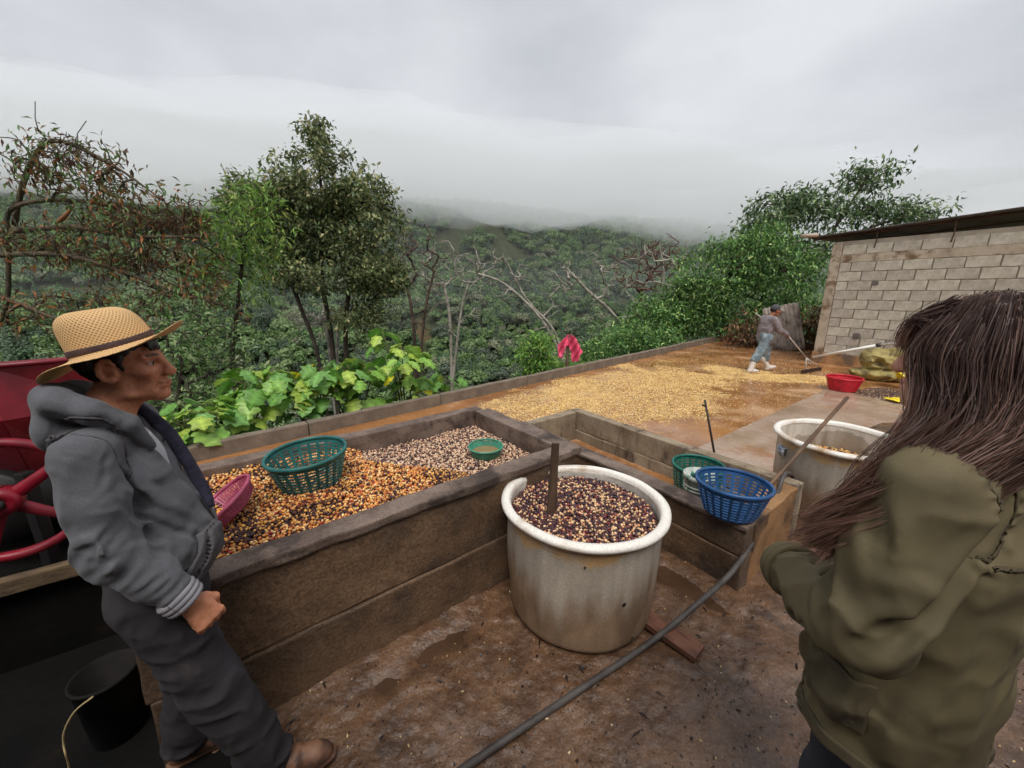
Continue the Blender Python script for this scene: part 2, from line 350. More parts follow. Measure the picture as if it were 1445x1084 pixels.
# ---- far forest (one mass): crowns instanced over the slopes
m_far = leafmat('far_leaves', rough=.7)
def crown_proto(name, seed, conic, n=420):
    r = np.random.default_rng(seed)
    if conic:
        z = r.random(n) ** 1.3; a = r.random(n) * 6.283; q = (1 - z) * (.55 + .45 * r.random(n)) * .36 + .02
        pos = np.stack([q * np.cos(a), q * np.sin(a), .12 + z * 1.0], 1); out = np.stack([np.cos(a), np.sin(a), .35 + 0 * a], 1)
        base = np.array(S(76, 98, 70))
    else:
        lob = r.normal(size=(8, 3)) * np.array([.2, .2, .15]); lob[:, 2] += .55; lr = .17 + .16 * r.random(8)
        k = r.integers(0, 8, n); d = r.normal(size=(n, 3)); d[:, 2] = np.abs(d[:, 2]) * .9 - .25; d /= np.linalg.norm(d, axis=1)[:, None]
        pos = lob[k] + d * lr[k][:, None] * (.75 + .3 * r.random((n, 1))); out = d
        base = np.array([S(104, 128, 70), S(84, 112, 64), S(124, 136, 82), S(70, 98, 62), S(112, 118, 84), S(92, 122, 58), S(78, 92, 70)][seed % 7])
    out /= np.linalg.norm(out, axis=1)[:, None]; nrm = out + r.normal(size=(n, 3)) * .45; nrm /= np.linalg.norm(nrm, axis=1)[:, None]
    t1 = np.cross(nrm, r.normal(size=(n, 3))); t1 /= np.linalg.norm(t1, axis=1)[:, None]; t2 = np.cross(nrm, t1)
    sz = (.020 + .028 * r.random((n, 1))) * (.8 if conic else 1.2)
    V = np.stack([pos - t1 * sz - t2 * sz, pos + t1 * sz - t2 * sz * .6, pos + t1 * sz * .8 + t2 * sz, pos - t1 * sz * .7 + t2 * sz * .9], 1).reshape(-1, 3)
    F_ = np.arange(n * 4).reshape(n, 4); c = np.repeat((base * .68 + .32 * base.mean())[None] * (1.2 + 1.2 * r.random((n, 1))), 4, 0)
    tv, tf = tube([(0, 0, -.25), (0, 0, .55)], [.025, .012], 4); V = np.vstack([V, tv]); c = np.vstack([c, np.tile(S(60, 52, 44), (len(tv), 1))])
    me = pymesh(name, V, F_, False); 
    bm = bmesh.new(); bm.from_mesh(me); bm.verts.ensure_lookup_table(); o4 = n * 4
    for f in tf[:-2]: bm.faces.new([bm.verts[o4 + i] for i in f])
    bm.to_mesh(me); bm.free(); setcol(me, c); me.materials.append(m_far); return me
pc = bpy.data.collections.new('forest_prototypes')
for i in range(10): pc.objects.link(bpy.data.objects.new('far_tree', crown_proto('far_tree', 40 + i, i in (4, 8), 650)))
def scatter_forest(name, n, lo, hi, box, smin, smax, seed):
    r = np.random.default_rng(seed); x = r.uniform(box[0], box[1], n * 4); y = r.uniform(box[2], box[3], n * 4)
    D = np.hypot(x, y); az = np.degrees(np.arctan2(x, y)); u = (x - P0[0]) * PN[0] + (y - P0[1]) * PN[1]
    ok = (D > lo) & (D < hi) & (np.abs(az) < 62) & (u > 12); x, y = x[ok][:n], y[ok][:n]; z = terrain_z(x, y)
    clear = fbm(P3(x, y), .03, 2, 31) < .45; x, y, z = x[clear], y[clear], z[clear]
    me = bpy.data.meshes.new(name); me.vertices.add(len(x)); me.vertices.foreach_set('co', P3(x, y, z).astype(np.float32).ravel())
    sca = (smin + (smax - smin) * r.random(len(x)) ** 1.5).astype(np.float32)
    for nm, ty, arr in (('fs', 'FLOAT', sca), ('fr', 'FLOAT', (r.random(len(x)) * 6.283).astype(np.float32)), ('fi', 'INT', r.integers(0, 10, len(x)).astype(np.int32))):
        a = me.attributes.new(nm, ty, 'POINT'); a.data.foreach_set('value', arr)
    o = link(name, me); g = bpy.data.node_groups.new(name, 'GeometryNodeTree')
    g.interface.new_socket('Geometry', in_out='INPUT', socket_type='NodeSocketGeometry'); g.interface.new_socket('Geometry', in_out='OUTPUT', socket_type='NodeSocketGeometry')
    gi = N(g, 'NodeGroupInput'); go = N(g, 'NodeGroupOutput'); ci = N(g, 'GeometryNodeCollectionInfo'); ci.inputs['Collection'].default_value = pc; ci.inputs['Separate Children'].default_value = True
    ip = N(g, 'GeometryNodeInstanceOnPoints'); ip.inputs['Pick Instance'].default_value = True
    def na(nm, ty): q = N(g, 'GeometryNodeInputNamedAttribute'); q.data_type = ty; q.inputs['Name'].default_value = nm; return q.outputs['Attribute']
    cx = N(g, 'ShaderNodeCombineXYZ'); L = g.links.new
    L(gi.outputs[0], ip.inputs['Points']); L(ci.outputs[0], ip.inputs['Instance']); L(na('fi', 'INT'), ip.inputs['Instance Index'])
    L(na('fr', 'FLOAT'), cx.inputs['Z']); L(cx.outputs[0], ip.inputs['Rotation']); L(na('fs', 'FLOAT'), ip.inputs['Scale']); L(ip.outputs[0], go.inputs[0])
    md = o.modifiers.new('scatter', 'NODES'); md.node_group = g
    return o
tag(scatter_forest('forest', 24000, 75, 520, (-420, 420, 30, 520), 4.0, 11, 2), 'dense green forest covering the mountain slope across the valley', 'forest', kind='stuff')
tag(scatter_forest('undergrowth', 6500, 15, 90, (-85, 65, 6, 90), 1.2, 3.4, 4), 'mixed green undergrowth on the slope falling away below the drying patio', 'undergrowth', kind='stuff')

# ---- muddy yard: one sheet, fine where it is seen, lowered behind the tanks
TA = np.array([-1.30, 1.06]); TX = np.array([.788, .616]); TY = np.array([-.616, .788]); TL, TW, TH, TT = 2.2, 1.25, .72, .115
def tk(s, t): return TA + s * TX + t * TY
SF1 = np.array([1.35, 1.95]); SX = np.array([.8, .6]); SY = np.array([-.594, .804]); SW_, SL_, SH = .93, 2.25, .42
def sk(a, b): return SF1 + a * SX + b * SY
PUD = [(1.62, 1.60, .24, .09, -.6, -.022), (-.36, 1.60, .20, .06, .65, -.022), (-.58, 1.40, .09, .05, .5, -.02), (1.02, 2.06, .34, .07, -.93, -.018), (1.95, 1.98, .12, .05, .5, -.02)]
def mud_z(x, y):
    p = P3(x, y); s = (x - TA[0]) * TX[0] + (y - TA[1]) * TX[1]; t = (x - TA[0]) * TY[0] + (y - TA[1]) * TY[1]
    a = (x - SF1[0]) * SX[0] + (y - SF1[1]) * SX[1]; b = (x - SF1[0]) * SY[0] + (y - SF1[1]) * SY[1]
    sh = np.shape(x)
    z = (.020 * fbm(p, 1.7, 2, 1) + .012 * fbm(p, 5.0, 3, 2) + .008 * np.abs(fbm(p, 13.0, 3, 7)) + .005 * (1 - np.abs(vn(p, 34.0, 5))) ** 3 + .004 * fbm(p, 55.0, 2, 4)).reshape(sh) - .012
    for cx, cy, ra, rb, rz, zz in PUD:
        c_, s_ = math.cos(rz), math.sin(rz); u = ((x - cx) * c_ + (y - cy) * s_) / ra; v = (-(x - cx) * s_ + (y - cy) * c_) / rb
        q = np.exp(-(u * u + v * v) * .9); z = z * (1 - .35 * q) - .034 * q
    back = np.maximum(np.where(s < TL + .05, t - .03, -1), np.minimum(np.where(a < .95, a - .05, 9), b - .05 - .75 * np.clip(a - 1.0, 0, .6)))
    return np.where(back > 0, np.maximum(-.3, z - back * 6), z)
xs = np.concatenate([np.linspace(-6, -1.7, 14)[:-1], np.linspace(-1.7, 2.6, 330)[:-1], np.linspace(2.6, 9, 14)])
ys = np.concatenate([np.linspace(-9, .55, 22)[:-1], np.linspace(.55, 2.9, 180)[:-1], np.linspace(2.9, 5, 8)])
X, Y, F = grid(xs, ys)
m_mud = mat('wet_mud', S(114, 85, 62), S(84, 60, 43), 6.0, .09, .42, spec=.7, bump=.6, bscale=44, bdist=.014, c3=S(62, 45, 33), s3=3.2, t3=(.5, .7), grain=.45, coord='Object')
tag(link('ground', pymesh('ground', P3(X, Y, mud_z(X, Y)), F, True), m_mud), kind='structure')
m_pud = mat('puddle_water', S(82, 60, 44), S(66, 47, 34), 3.0, .03, spec=.6, bump=.05, bscale=9, bdist=.004)
for i, (cx, cy, a, b_, rz, zz) in enumerate(PUD):
    an = np.arange(40) * 2 * np.pi / 40; rr = 1 + .28 * vn(np.stack([np.cos(an) * 1.5 + i * 7, np.sin(an) * 1.5, 0 * an], 1), 1.3, i)
    px_, py_ = 2.1 * a * rr * np.cos(an), 2.1 * b_ * rr * np.sin(an); c, s_ = math.cos(rz), math.sin(rz)
    V = [(cx + c * u - s_ * v, cy + s_ * u + c * v, zz) for u, v in zip(px_, py_)]
    o = link('puddle', pymesh('puddle', V, [tuple(range(40))]), m_pud); tag(o, kind='structure')
# litter trodden into the mud
n = 1300; px_ = rng.uniform(-1.2, 2.5, n * 3); py_ = rng.uniform(.6, 2.5, n * 3); zz = mud_z(px_, py_); ok = (zz > -.08); px_, py_, zz = px_[ok][:n], py_[ok][:n], zz[ok][:n]
m_bean = mat('bean_skin', (1, 1, 1), attr='Col', rough=.38, spec=.5)
tag(beans('mud_litter', P3(px_, py_, zz + .001), .0045, pick(len(px_), [(5, S(44, 32, 28)), (3, S(60, 40, 34)), (1.0, S(196, 170, 120)), (.5, S(220, 200, 160))]), m_bean, (1.7, .8, .5)), 'dark husks and stray pale beans trodden into the wet mud', 'litter', kind='stuff')
V = []; Fc = []
for i in range(140):
    x_, y_ = rng.uniform(-1.0, 2.4), rng.uniform(.65, 1.9); z_ = float(mud_z(np.array([x_]), np.array([y_]))[0])
    if z_ < -.08: continue
    a = rng.random() * 6.283; l = .008 + .03 * rng.random() ** 3; w_ = .003 + .006 * rng.random(); c, s_ = math.cos(a), math.sin(a); k = len(V)
    for u, v, dz in ((-l, 0, .004), (-.2 * l, w_, .010), (l, 0, .003), (.1 * l, -w_, .008)): V.append((x_ + c * u - s_ * v, y_ + s_ * u + c * v, z_ + dz))
    Fc += [(k, k + 1, k + 2), (k, k + 2, k + 3)]
tag(link('leaf_scraps', pymesh('leaf_scraps', V, Fc), mat('rotten_leaf', S(50, 38, 32), S(34, 28, 26), 40, .5)), 'rotting dark leaf scraps pressed into the mud', 'leaf litter', kind='stuff')

# ---- drying patio: wet ochre slab with a paler strip of newer concrete
m_patio = mat('wet_concrete', S(164, 114, 70), S(132, 88, 52), 1.1, .04, .38, bump=.25, bscale=22, bdist=.004, c3=S(196, 160, 124), s3=.8, t3=(.52, .70), grain=.15)
m_strip = mat('wet_grey_concrete', S(168, 146, 128), S(146, 120, 100), 1.6, .03, .35, bump=.2, bscale=25, bdist=.003, c3=S(150, 104, 70), s3=1.1, t3=(.55, .7), grain=.15)
def sheet(name, pts, z, m, th=.14):
    n = len(pts); V = [(*p, z) for p in pts] + [(*p, z - th) for p in pts]; F_ = [tuple(range(n)), tuple(range(2 * n - 1, n - 1, -1))] + [(i + n, (i + 1) % n + n, (i + 1) % n, i) for i in range(n)]
    o = link(name, pymesh(name, V, F_), m); bm = bmesh.new(); bm.from_mesh(o.data); bmesh.ops.recalc_face_normals(bm, faces=bm.faces); bm.to_mesh(o.data); bm.free(); return o
tag(sheet('patio', [xy(-1.6, 0), xy(14.1, 0), xy(14.1, 12), xy(-.2, 12), xy(-.2, 3.3), xy(-1.6, 1.3)], PZ, m_patio), kind='structure')
_b0 = np.array([3.10, 5.005]); _b1 = np.array([5.931, 7.12]); _dd = (_b1 - _b0) / np.linalg.norm(_b1 - _b0); _nn = np.array([_dd[1], -_dd[0]])
q0 = _b0 - _dd * 1.9; tag(sheet('patio_strip', [q0, _b1 + _dd * .25, _b1 + _dd * .25 + _nn * 6, q0 + _nn * 6], PZ + .006, m_strip, .02), kind='structure')
m_conc = mat('old_concrete', S(132, 118, 102), S(104, 92, 80), 3.2, .85, .95, bump=.5, bscale=45, bdist=.006, c3=S(70, 58, 50), s3=2.2, t3=(.55, .72), grain=.35)
m_conc_dk = mat('stained_concrete', S(116, 91, 69), S(80, 62, 47), 2.6, .4, .75, bump=.7, bscale=38, bdist=.008, c3=S(56, 43, 34), s3=2.0, t3=(.5, .66), grain=.5)
m_conc_top = mat('worn_concrete_top', S(124, 106, 94), S(88, 72, 62), 5, .45, .8, bump=.7, bscale=50, bdist=.007, c3=S(58, 46, 40), s3=4, t3=(.5, .64), grain=.4)
pw = empty('parapet_wall', 'low grey concrete kerb wall running along the outer edge of the drying patio', 'wall')
k = -2.2
for i in range(9):
    l = 2.05; a = xy(-4.2 + i * l, -.07); b = xy(-4.2 + (i + 1) * l - .012, -.07)
    if i == 8: b = xy(14.2, -.07)
    beam('kerb_section', a, b, .13, PZ - .55, PZ + .17 + .006 * rnd.random(), m_conc, pw, .25, .007, .012, i)
fw_ = empty('board_edging', 'long reddish brown board edging the far end of the patio', 'board')
a, b = xy(14.2, .02), xy(14.2, 3.05); beam('plank', a, b, .05, PZ - .1, PZ + .19, mat('red_board', S(104, 66, 48), S(76, 46, 36), 6, .7, bump=.4, bscale=40, stretch=(1, 8, 8)), fw_, .3, .004, .004)
# beans drying on the patio
def patio_bed(cx, cy, L_, W_, ang, n, seed, table, nm, lab, ragged=.55, thr=.0):
    r = np.random.default_rng(seed); u = r.uniform(-1.25, 1.25, n * 3); v = r.uniform(-1.25, 1.25, n * 3)
    c, s_ = math.cos(ang), math.sin(ang); x = cx + c * u * L_ - s_ * v * W_; y = cy + s_ * u * L_ + c * v * W_
    d = np.maximum(np.abs(u), np.abs(v)) ** 2 * .55 + (u * u + v * v) * .45 - .9 + ragged * fbm(P3(x, y), 1.3, 4, seed); keep = r.random(len(x)) < np.clip(.55 - d * 1.6 + .3 * fbm(P3(x, y), 3.5, 3, seed + 9), thr, 1)
    x, y, d = x[keep][:n], y[keep][:n], d[keep][:n]
    rid = .02 * np.clip(-d, 0, 1) * (1 + .8 * np.sin((x * .9 - y * .5) * 14 + 3 * fbm(P3(x, y), 1.5, 2, 3)))
    return x, y, PZ + .005 + np.clip(rid, 0, .05) * r.random(len(x))
tb_y = [(6, S(228, 192, 122)), (4, S(206, 160, 90)), (2, S(240, 214, 158)), (1, S(170, 120, 66))]
xa = [patio_bed(2.6, 7.4, 3.0, 1.35, .72, 40000, 1, 0, 0, 0, .85), patio_bed(.2, 5.9, 2.0, .75, .78, 13000, 7, 0, 0, 0), patio_bed(6.1, 8.2, .9, .4, -.1, 5000, 5, 0, 0, 0), patio_bed(4.2, 8.4, 3.4, 2.2, .7, 5000, 8, 0, 0, 0, .3, .12)]
pp = np.concatenate([P3(*q) for q in xa])
_in = (((pp[:, 0] - SF1[0]) * SX[0] + (pp[:, 1] - SF1[1]) * SX[1]) > SW_ + .02) | (((pp[:, 0] - SF1[0]) * SY[0] + (pp[:, 1] - SF1[1]) * SY[1]) > SL_ + .05)
_t = (pp[:, 0] - P0[0]) * PN[0] + (pp[:, 1] - P0[1]) * PN[1]
_ib = (((pp[:, 0] - TA[0]) * TX[0] + (pp[:, 1] - TA[1]) * TX[1]) > TL + .02) | (((pp[:, 0] - TA[0]) * TY[0] + (pp[:, 1] - TA[1]) * TY[1]) > TW + .02)
pp = pp[_in & _ib & (_t < -.02)]
m_parch = mat('parchment_bean', (1, 1, 1), attr='Col', rough=.6)
tag(beans('parchment_beans', pp, .0075, pick(len(pp), tb_y), m_parch, (1.35, .95, .6), hi=False), 'pale yellow coffee beans spread out to dry across the wet patio', 'coffee beans', kind='stuff')
xa = patio_bed(6.95, 6.75, .62, .5, .3, 6000, 21, 0, 0, 0, .4); pp = P3(*xa)
tag(beans('dark_cherries', pp, .010, pick(len(pp), [(6, S(62, 40, 40)), (3, S(90, 60, 50)), (1, S(190, 160, 110))]), m_parch, (1.2, .95, .8), hi=False), 'dark coffee husks scattered on the patio before the sack', 'coffee husks', kind='stuff')

# ---- big washing tank
tank = empty('washing_tank', 'long brown stained concrete tank heaped with coffee cherries', 'tank', (*TA, 0))
def tpart(name, a, b, z0, z1, th, m, seed): 
    o = beam(name, a, b, th, z0, z1, m, None, .07, .0065, .010, seed); o.parent = tank; o.location = Vector(o.location) - Vector((*TA, 0)); return o
H1 = .30; h_ = TT / 2
# the front wall was poured in two lifts, the joint shows
tpart('front_wall', tk(0, h_), tk(TL, h_), -.15, H1, TT, m_conc_dk, 1); tpart('front_wall', tk(.0, h_ + .006), tk(TL, h_ + .006), H1 + .004, TH - .045, TT - .012, m_conc_dk, 2)
tpart('front_coping', tk(-.02, h_), tk(TL + .05, h_), TH - .047, TH, TT + .012, m_conc_top, 3)
tpart('back_wall', tk(-.1, TW - h_), tk(TL, TW - h_), -.3, TH, TT, m_conc_top, 4)
tpart('end_wall', tk(TL - h_ + .05, TT + .004), tk(TL - h_ + .05, TW - TT - .004), -.3, TH - .006, TT + .03, m_conc_top, 5)
tpart('end_wall', tk(h_, TT + .004), tk(h_, TW - TT - .004), -.15, TH - .01, TT, m_conc_dk, 6)
tpart('tank_floor', tk(TT, TW / 2), tk(TL - TT, TW / 2), -.1, .3, TW - 2 * TT, m_conc_dk, 7)
def heap_z(s, t):
    p = P3(s, t); a = np.clip((1.42 + .16 * np.sin(t * 5) - .22 * (t - .6) - s) / .26, 0, 1); a = a * a * (3 - 2 * a)
    z = .575 + a * (.060 + .03 * np.clip(t / TW, 0, 1)) + (.018 * fbm(p, 2.2, 3, 4) + .006 * fbm(p, 9, 2, 6)).reshape(np.shape(s)) * (.15 + .85 * a)
    return z, a
X, Y, F = grid(np.linspace(TT * .5, TL - TT * .5, 90), np.linspace(TT * .5, TW - TT * .5, 54)); z, a = heap_z(X, Y)
V = P3(TA[0] + X * TX[0] + Y * TY[0], TA[1] + X * TX[1] + Y * TY[1], z - .008)
tag(link('cherry_pulp', pymesh('cherry_pulp', V, F, True), mat('pulp', S(96, 62, 40), S(60, 40, 34), 40, .25)), 'wet pulp showing between the beans in the long washing tank', 'pulp', kind='stuff')
sp = .0118; gx, gy = np.meshgrid(np.arange(TT * .6, TL - TT * .8, sp), np.arange(TT * .8, TW - TT * .8, sp), indexing='ij'); gx = gx.ravel() + rng.normal(0, .0035, gx.size); gy = gy.ravel() + rng.normal(0, .0035, gy.size)
z, a = heap_z(gx, gy); lay = rng.random(gx.size) < .22; z = z + np.where(lay, .007, 0) + rng.normal(0, .002, gx.size)
pp = P3(TA[0] + gx * TX[0] + gy * TY[0], TA[1] + gx * TX[1] + gy * TY[1], z)
heap = a > .25; dark = fbm(np.stack([gx, gy, 0 * gx], 1), 6.0, 3, 12) 
c1 = pick(len(pp), [(5, S(224, 160, 84)), (4, S(196, 114, 54)), (3, S(242, 204, 140)), (3.4, S(70, 38, 36)), (2.2, S(130, 62, 38)), (.35, S(170, 42, 34))]); cd = pick(len(pp), [(4, S(56, 34, 36)), (3, S(84, 46, 38)), (3, S(200, 138, 66)), (2, S(224, 170, 90))])
c2 = pick(len(pp), [(5, S(222, 190, 158)), (3, S(186, 142, 112)), (4, S(88, 62, 58)), (2, S(62, 44, 46))])
cc = np.where(heap[:, None], np.where((dark > .28)[:, None], cd, c1), c2)
tag(beans('coffee_cherries', pp, .0078, cc, m_bean), 'orange and black coffee cherries heaped in the long washing tank', 'coffee cherries', kind='stuff')

# ---- low rinsing tank
rt_ = empty('rinsing_tank', 'low empty concrete tank with wet brown floor beside the patio', 'tank', (*SF1, 0))
def spart(name, a, b, z0, z1, th, m, seed):
    o = beam(name, a, b, th, z0, z1, m, None, .07, .006, .010, seed); o.parent = rt_; o.location = Vector(o.location) - Vector((*SF1, 0)); return o
m_conc_or = mat('rusty_concrete', S(150, 112, 72), S(112, 78, 48), 2.4, .55, .85, bump=.6, bscale=40, bdist=.007, c3=S(60, 46, 36), s3=2.6, t3=(.5, .64), grain=.4)
m_conc_pale = mat('streaked_concrete', S(150, 134, 112), S(122, 106, 86), 3.0, .7, .9, bump=.5, bscale=45, bdist=.006, c3=S(74, 62, 52), s3=5.0, t3=(.52, .68), stretch=(1.6, 1.6, .35), grain=.35)
wt = .13
spart('front_wall', sk(.065, 0), sk(.065, SL_), -.2, .215, wt, m_conc_dk, 21); spart('front_wall', sk(.069, .004), sk(.069, SL_), .218, SH - .03, wt - .008, m_conc_dk, 22)
spart('front_coping', sk(.066, -.003), sk(.066, SL_), SH - .031, SH, wt + .006, m_conc_top, 23)
spart('back_wall', sk(SW_ - .06, .0), sk(SW_ - .06, SL_), -.25, .20, .12, m_conc_pale, 24); spart('back_wall', sk(SW_ - .055, .002), sk(SW_ - .055, SL_), .203, SH, .11, m_conc_pale, 25)
spart('end_wall', sk(wt + .005, .075), sk(SW_ - .125, .075), -.2, SH - .004, .15, m_conc_or, 26)
spart('end_wall', sk(wt + .005, SL_ - .06), sk(SW_ - .125, SL_ - .06), -.2, SH - .004, .12, m_conc_pale, 27)
spart('tank_floor', sk(SW_ / 2, .15), sk(SW_ / 2, SL_ - .12), -.15, .10, SW_ - wt - .12, m_patio, 28)
# ---- block building at the far right of the patio
K = np.array([8.07, 10.2]); BE = np.array([.4907, -.8713]); BN = np.array([-.8713, -.4907])   # along the wall, out of the wall
bld = empty('block_building', 'grey concrete block shed with sloping sheet roof beside the patio', 'building', (*K, 0), math.atan2(BE[1], BE[0]))
m_mortar = mat('mortar', S(186, 175, 158), S(164, 152, 135), 6, .95, bump=.6, bscale=60, bdist=.01, grain=.3)
m_block = mat('grey_block', S(200, 192, 177), S(172, 163, 146), 7, .95, bump=.7, bscale=70, bdist=.008, c3=S(142, 128, 108), s3=1.6, t3=(.56, .74), grain=.35, rand=.12, coord='Object')
m_render = mat('column_render', S(192, 178, 158), S(168, 152, 132), 4, .95, bump=.5, bscale=50, bdist=.008, grain=.3, c3=S(120, 96, 70), s3=2)
m_foot = mat('stained_footing', S(178, 136, 92), S(140, 104, 72), 3, .8, bump=.5, bscale=40, bdist=.008, c3=S(110, 92, 78), s3=3, grain=.3)
# local frame: +x along the wall towards the camera, -y out of the wall... wall face at y=0, room at y<0 or >0
def lp(x, y, z): return (x, y, z)
side = 1 if (BN @ np.array([-BE[1], BE[0]])) < 0 else -1      # +y local is left of BE; face looks to BN
face = -side
BL = 5.2
def bbox(name, x0, x1, y0, y1, z0, z1, m, bev=.006, amp=0, seed=0, seg=0):
    return boxo(name, x1 - x0, abs(y1 - y0), z1 - z0, m, bld, ((x0 + x1) / 2, (y0 + y1) / 2, z0), 0, bev, seg, amp, 6, seed)
bbox('wall', .0, BL, side * .02, side * .18, -.3, 2.92, m_mortar, 0)
bbox('wall', .02, .18, side * .18, side * 4.0, -.3, 2.86, m_mortar, 0)
bbox('footing', -.03, BL, face * .035, side * .02, -.35, .17, m_foot, .01, .006, 3, .3)
bbox('column', -.01, .20, face * .014, side * .22, .172, 2.90, m_render, .008, .004, 4, .25)
bbox('lintel_band', .203, BL, face * .012, side * .05, 2.42, 2.60, m_render, .006, .003, 5, .3)
bh, bl = .213, .47; protos = []
for j in range(5):
    bm = boxbm(bl - .022, .05, bh - .018, .007, .16); me = bpy.data.meshes.new('block'); bm.to_mesh(me); bm.free(); noisy(me, .0035, 9, 50 + j); me.materials.append(m_block); protos.append(me)
halves = []
for j in range(3):
    bm = boxbm(bl / 2 - .022, .05, bh - .018, .007, .16); me = bpy.data.meshes.new('half_block'); bm.to_mesh(me); bm.free(); noisy(me, .0035, 9, 60 + j); me.materials.append(m_block); halves.append(me)
rows = [.175 + i * bh * 1.0 for i in range(11)]
rows = [.175 + i * (2.42 - .175) / 10.5 for i in range(10)] ; rh = (2.42 - .175) / 10.0; rows = [.178 + i * rh for i in range(10)] + [2.605]
for i, z in enumerate(rows):
    x = .205; odd = i % 2
    if odd: link('block', halves[i % 3], None, bld, (x + bl / 4, side * .014, z)).scale = (1, 1, (rh - .012) / (bh - .018) * 1.0); x += bl / 2
    while x < 4.6:
        o = link('block', protos[rnd.randrange(5)], None, bld, (x + bl / 2 + rnd.uniform(-.004, .004), side * (.014 + rnd.uniform(-.003, .003)), z + rnd.uniform(-.003, .003))); o.scale = (1, 1, (rh - .012) / (bh - .018)); x += bl
# roof: corrugated sheet on purlins, rising towards the camera end
m_tin = mat('dark_tin', S(104, 102, 104), S(80, 76, 76), 3, .55, bump=.2, bscale=30, metal=.3)
nx, nyy = 40, 70; xs_ = np.linspace(-.55, BL + .2, nx); ys_ = np.linspace(-.13, 4.2, nyy)
X, Y, F = grid(xs_, ys_); Zr = 3.10 + .045 * X + .055 * Y * 0 + .018 * np.sin(X * 2 * np.pi / .18 * 0 + Y * 2 * np.pi / .16)
ro = link('roof', pymesh('roof', P3(X, Y * side, Zr), F, True), m_tin, bld); sm = ro.modifiers.new('thick', 'SOLIDIFY'); sm.thickness = .012
for y_ in (.1, 1.6, 3.2): 
    p = np.array([(-.5, side * y_, 3.05 - .022), (BL, side * y_, 3.05 + .045 * BL - .0)]); 
    tubeo('purlin', p, .016, mat('purlin_wood', S(96, 62, 48), S(70, 46, 38), 5, .8), bld, 4, False)
tubeo('roof_pipe', [(-.62, face * .30, 3.12), (-.25, face * .32, 3.10)], .045, mat('pale_pipe', S(190, 170, 150), None, rough=.6), bld, 12)
m_tie = mat('rust_tie', S(84, 60, 48), None, rough=.8)
for x_ in (.82, 2.05): tubeo('roof_tie', [(x_, face * .022, 3.08 + .04 * x_), (x_ + .01, face * .024, 2.86), (x_ - .005, face * .022, 2.72)], .012, m_tie, bld, 6)
m_scab = mat('mortar_splash', S(120, 114, 106), S(100, 92, 86), 9, .95, bump=.5, bscale=60)
for x_, z_, r_ in ((.98, 1.92, .06), (.82, .66, .08)):
    an = np.arange(14) * 6.283 / 14; rr = r_ * (1 + .4 * vn(np.stack([np.cos(an) + x_ * 9, np.sin(an), 0 * an], 1), 1.4))
    V = [(x_ + a * math.cos(t), face * .022, z_ + a * .8 * math.sin(t)) for a, t in zip(rr, an)] + [(x_, face * .034, z_)]
    link('mortar_patch', pymesh('mortar_patch', V, [(i, (i + 1) % 14, 14) for i in range(14)], True), m_scab, bld)

# ---- unseen lean-to added over the camera to shade the near end of the yard
lt = empty('added_shade_shed', 'added unseen lean-to with sheet roof and timber posts shading the near yard', 'shed', (0, -2, 0))
m_lt = mat('shade_shed_boards', S(96, 82, 66), S(70, 58, 46), 3, .9, bump=.4, bscale=20)
X, Y, F = grid(np.linspace(-4.6, 4.6, 120), np.linspace(-2.6, 1.2, 8)); ro = link('roof', pymesh('roof', P3(X, Y, 2.75 + .03 * Y + .018 * np.sin(X * 2 * np.pi / .15)), F, True), m_tin, lt); ro.modifiers.new('thick', 'SOLIDIFY').thickness = .012
boxo('back_wall', 9.0, .08, 2.6, m_lt, lt, (0, -2.5, 0), 0, .01); boxo('side_wall', .08, 4.2, 2.6, m_lt, lt, (4.5, -.3, 0), 0, .01)
for x_ in (-4.4, 4.4): boxo('post', .1, .1, 2.74, m_lt, lt, (x_, 1.05, -.02), 0, .006)
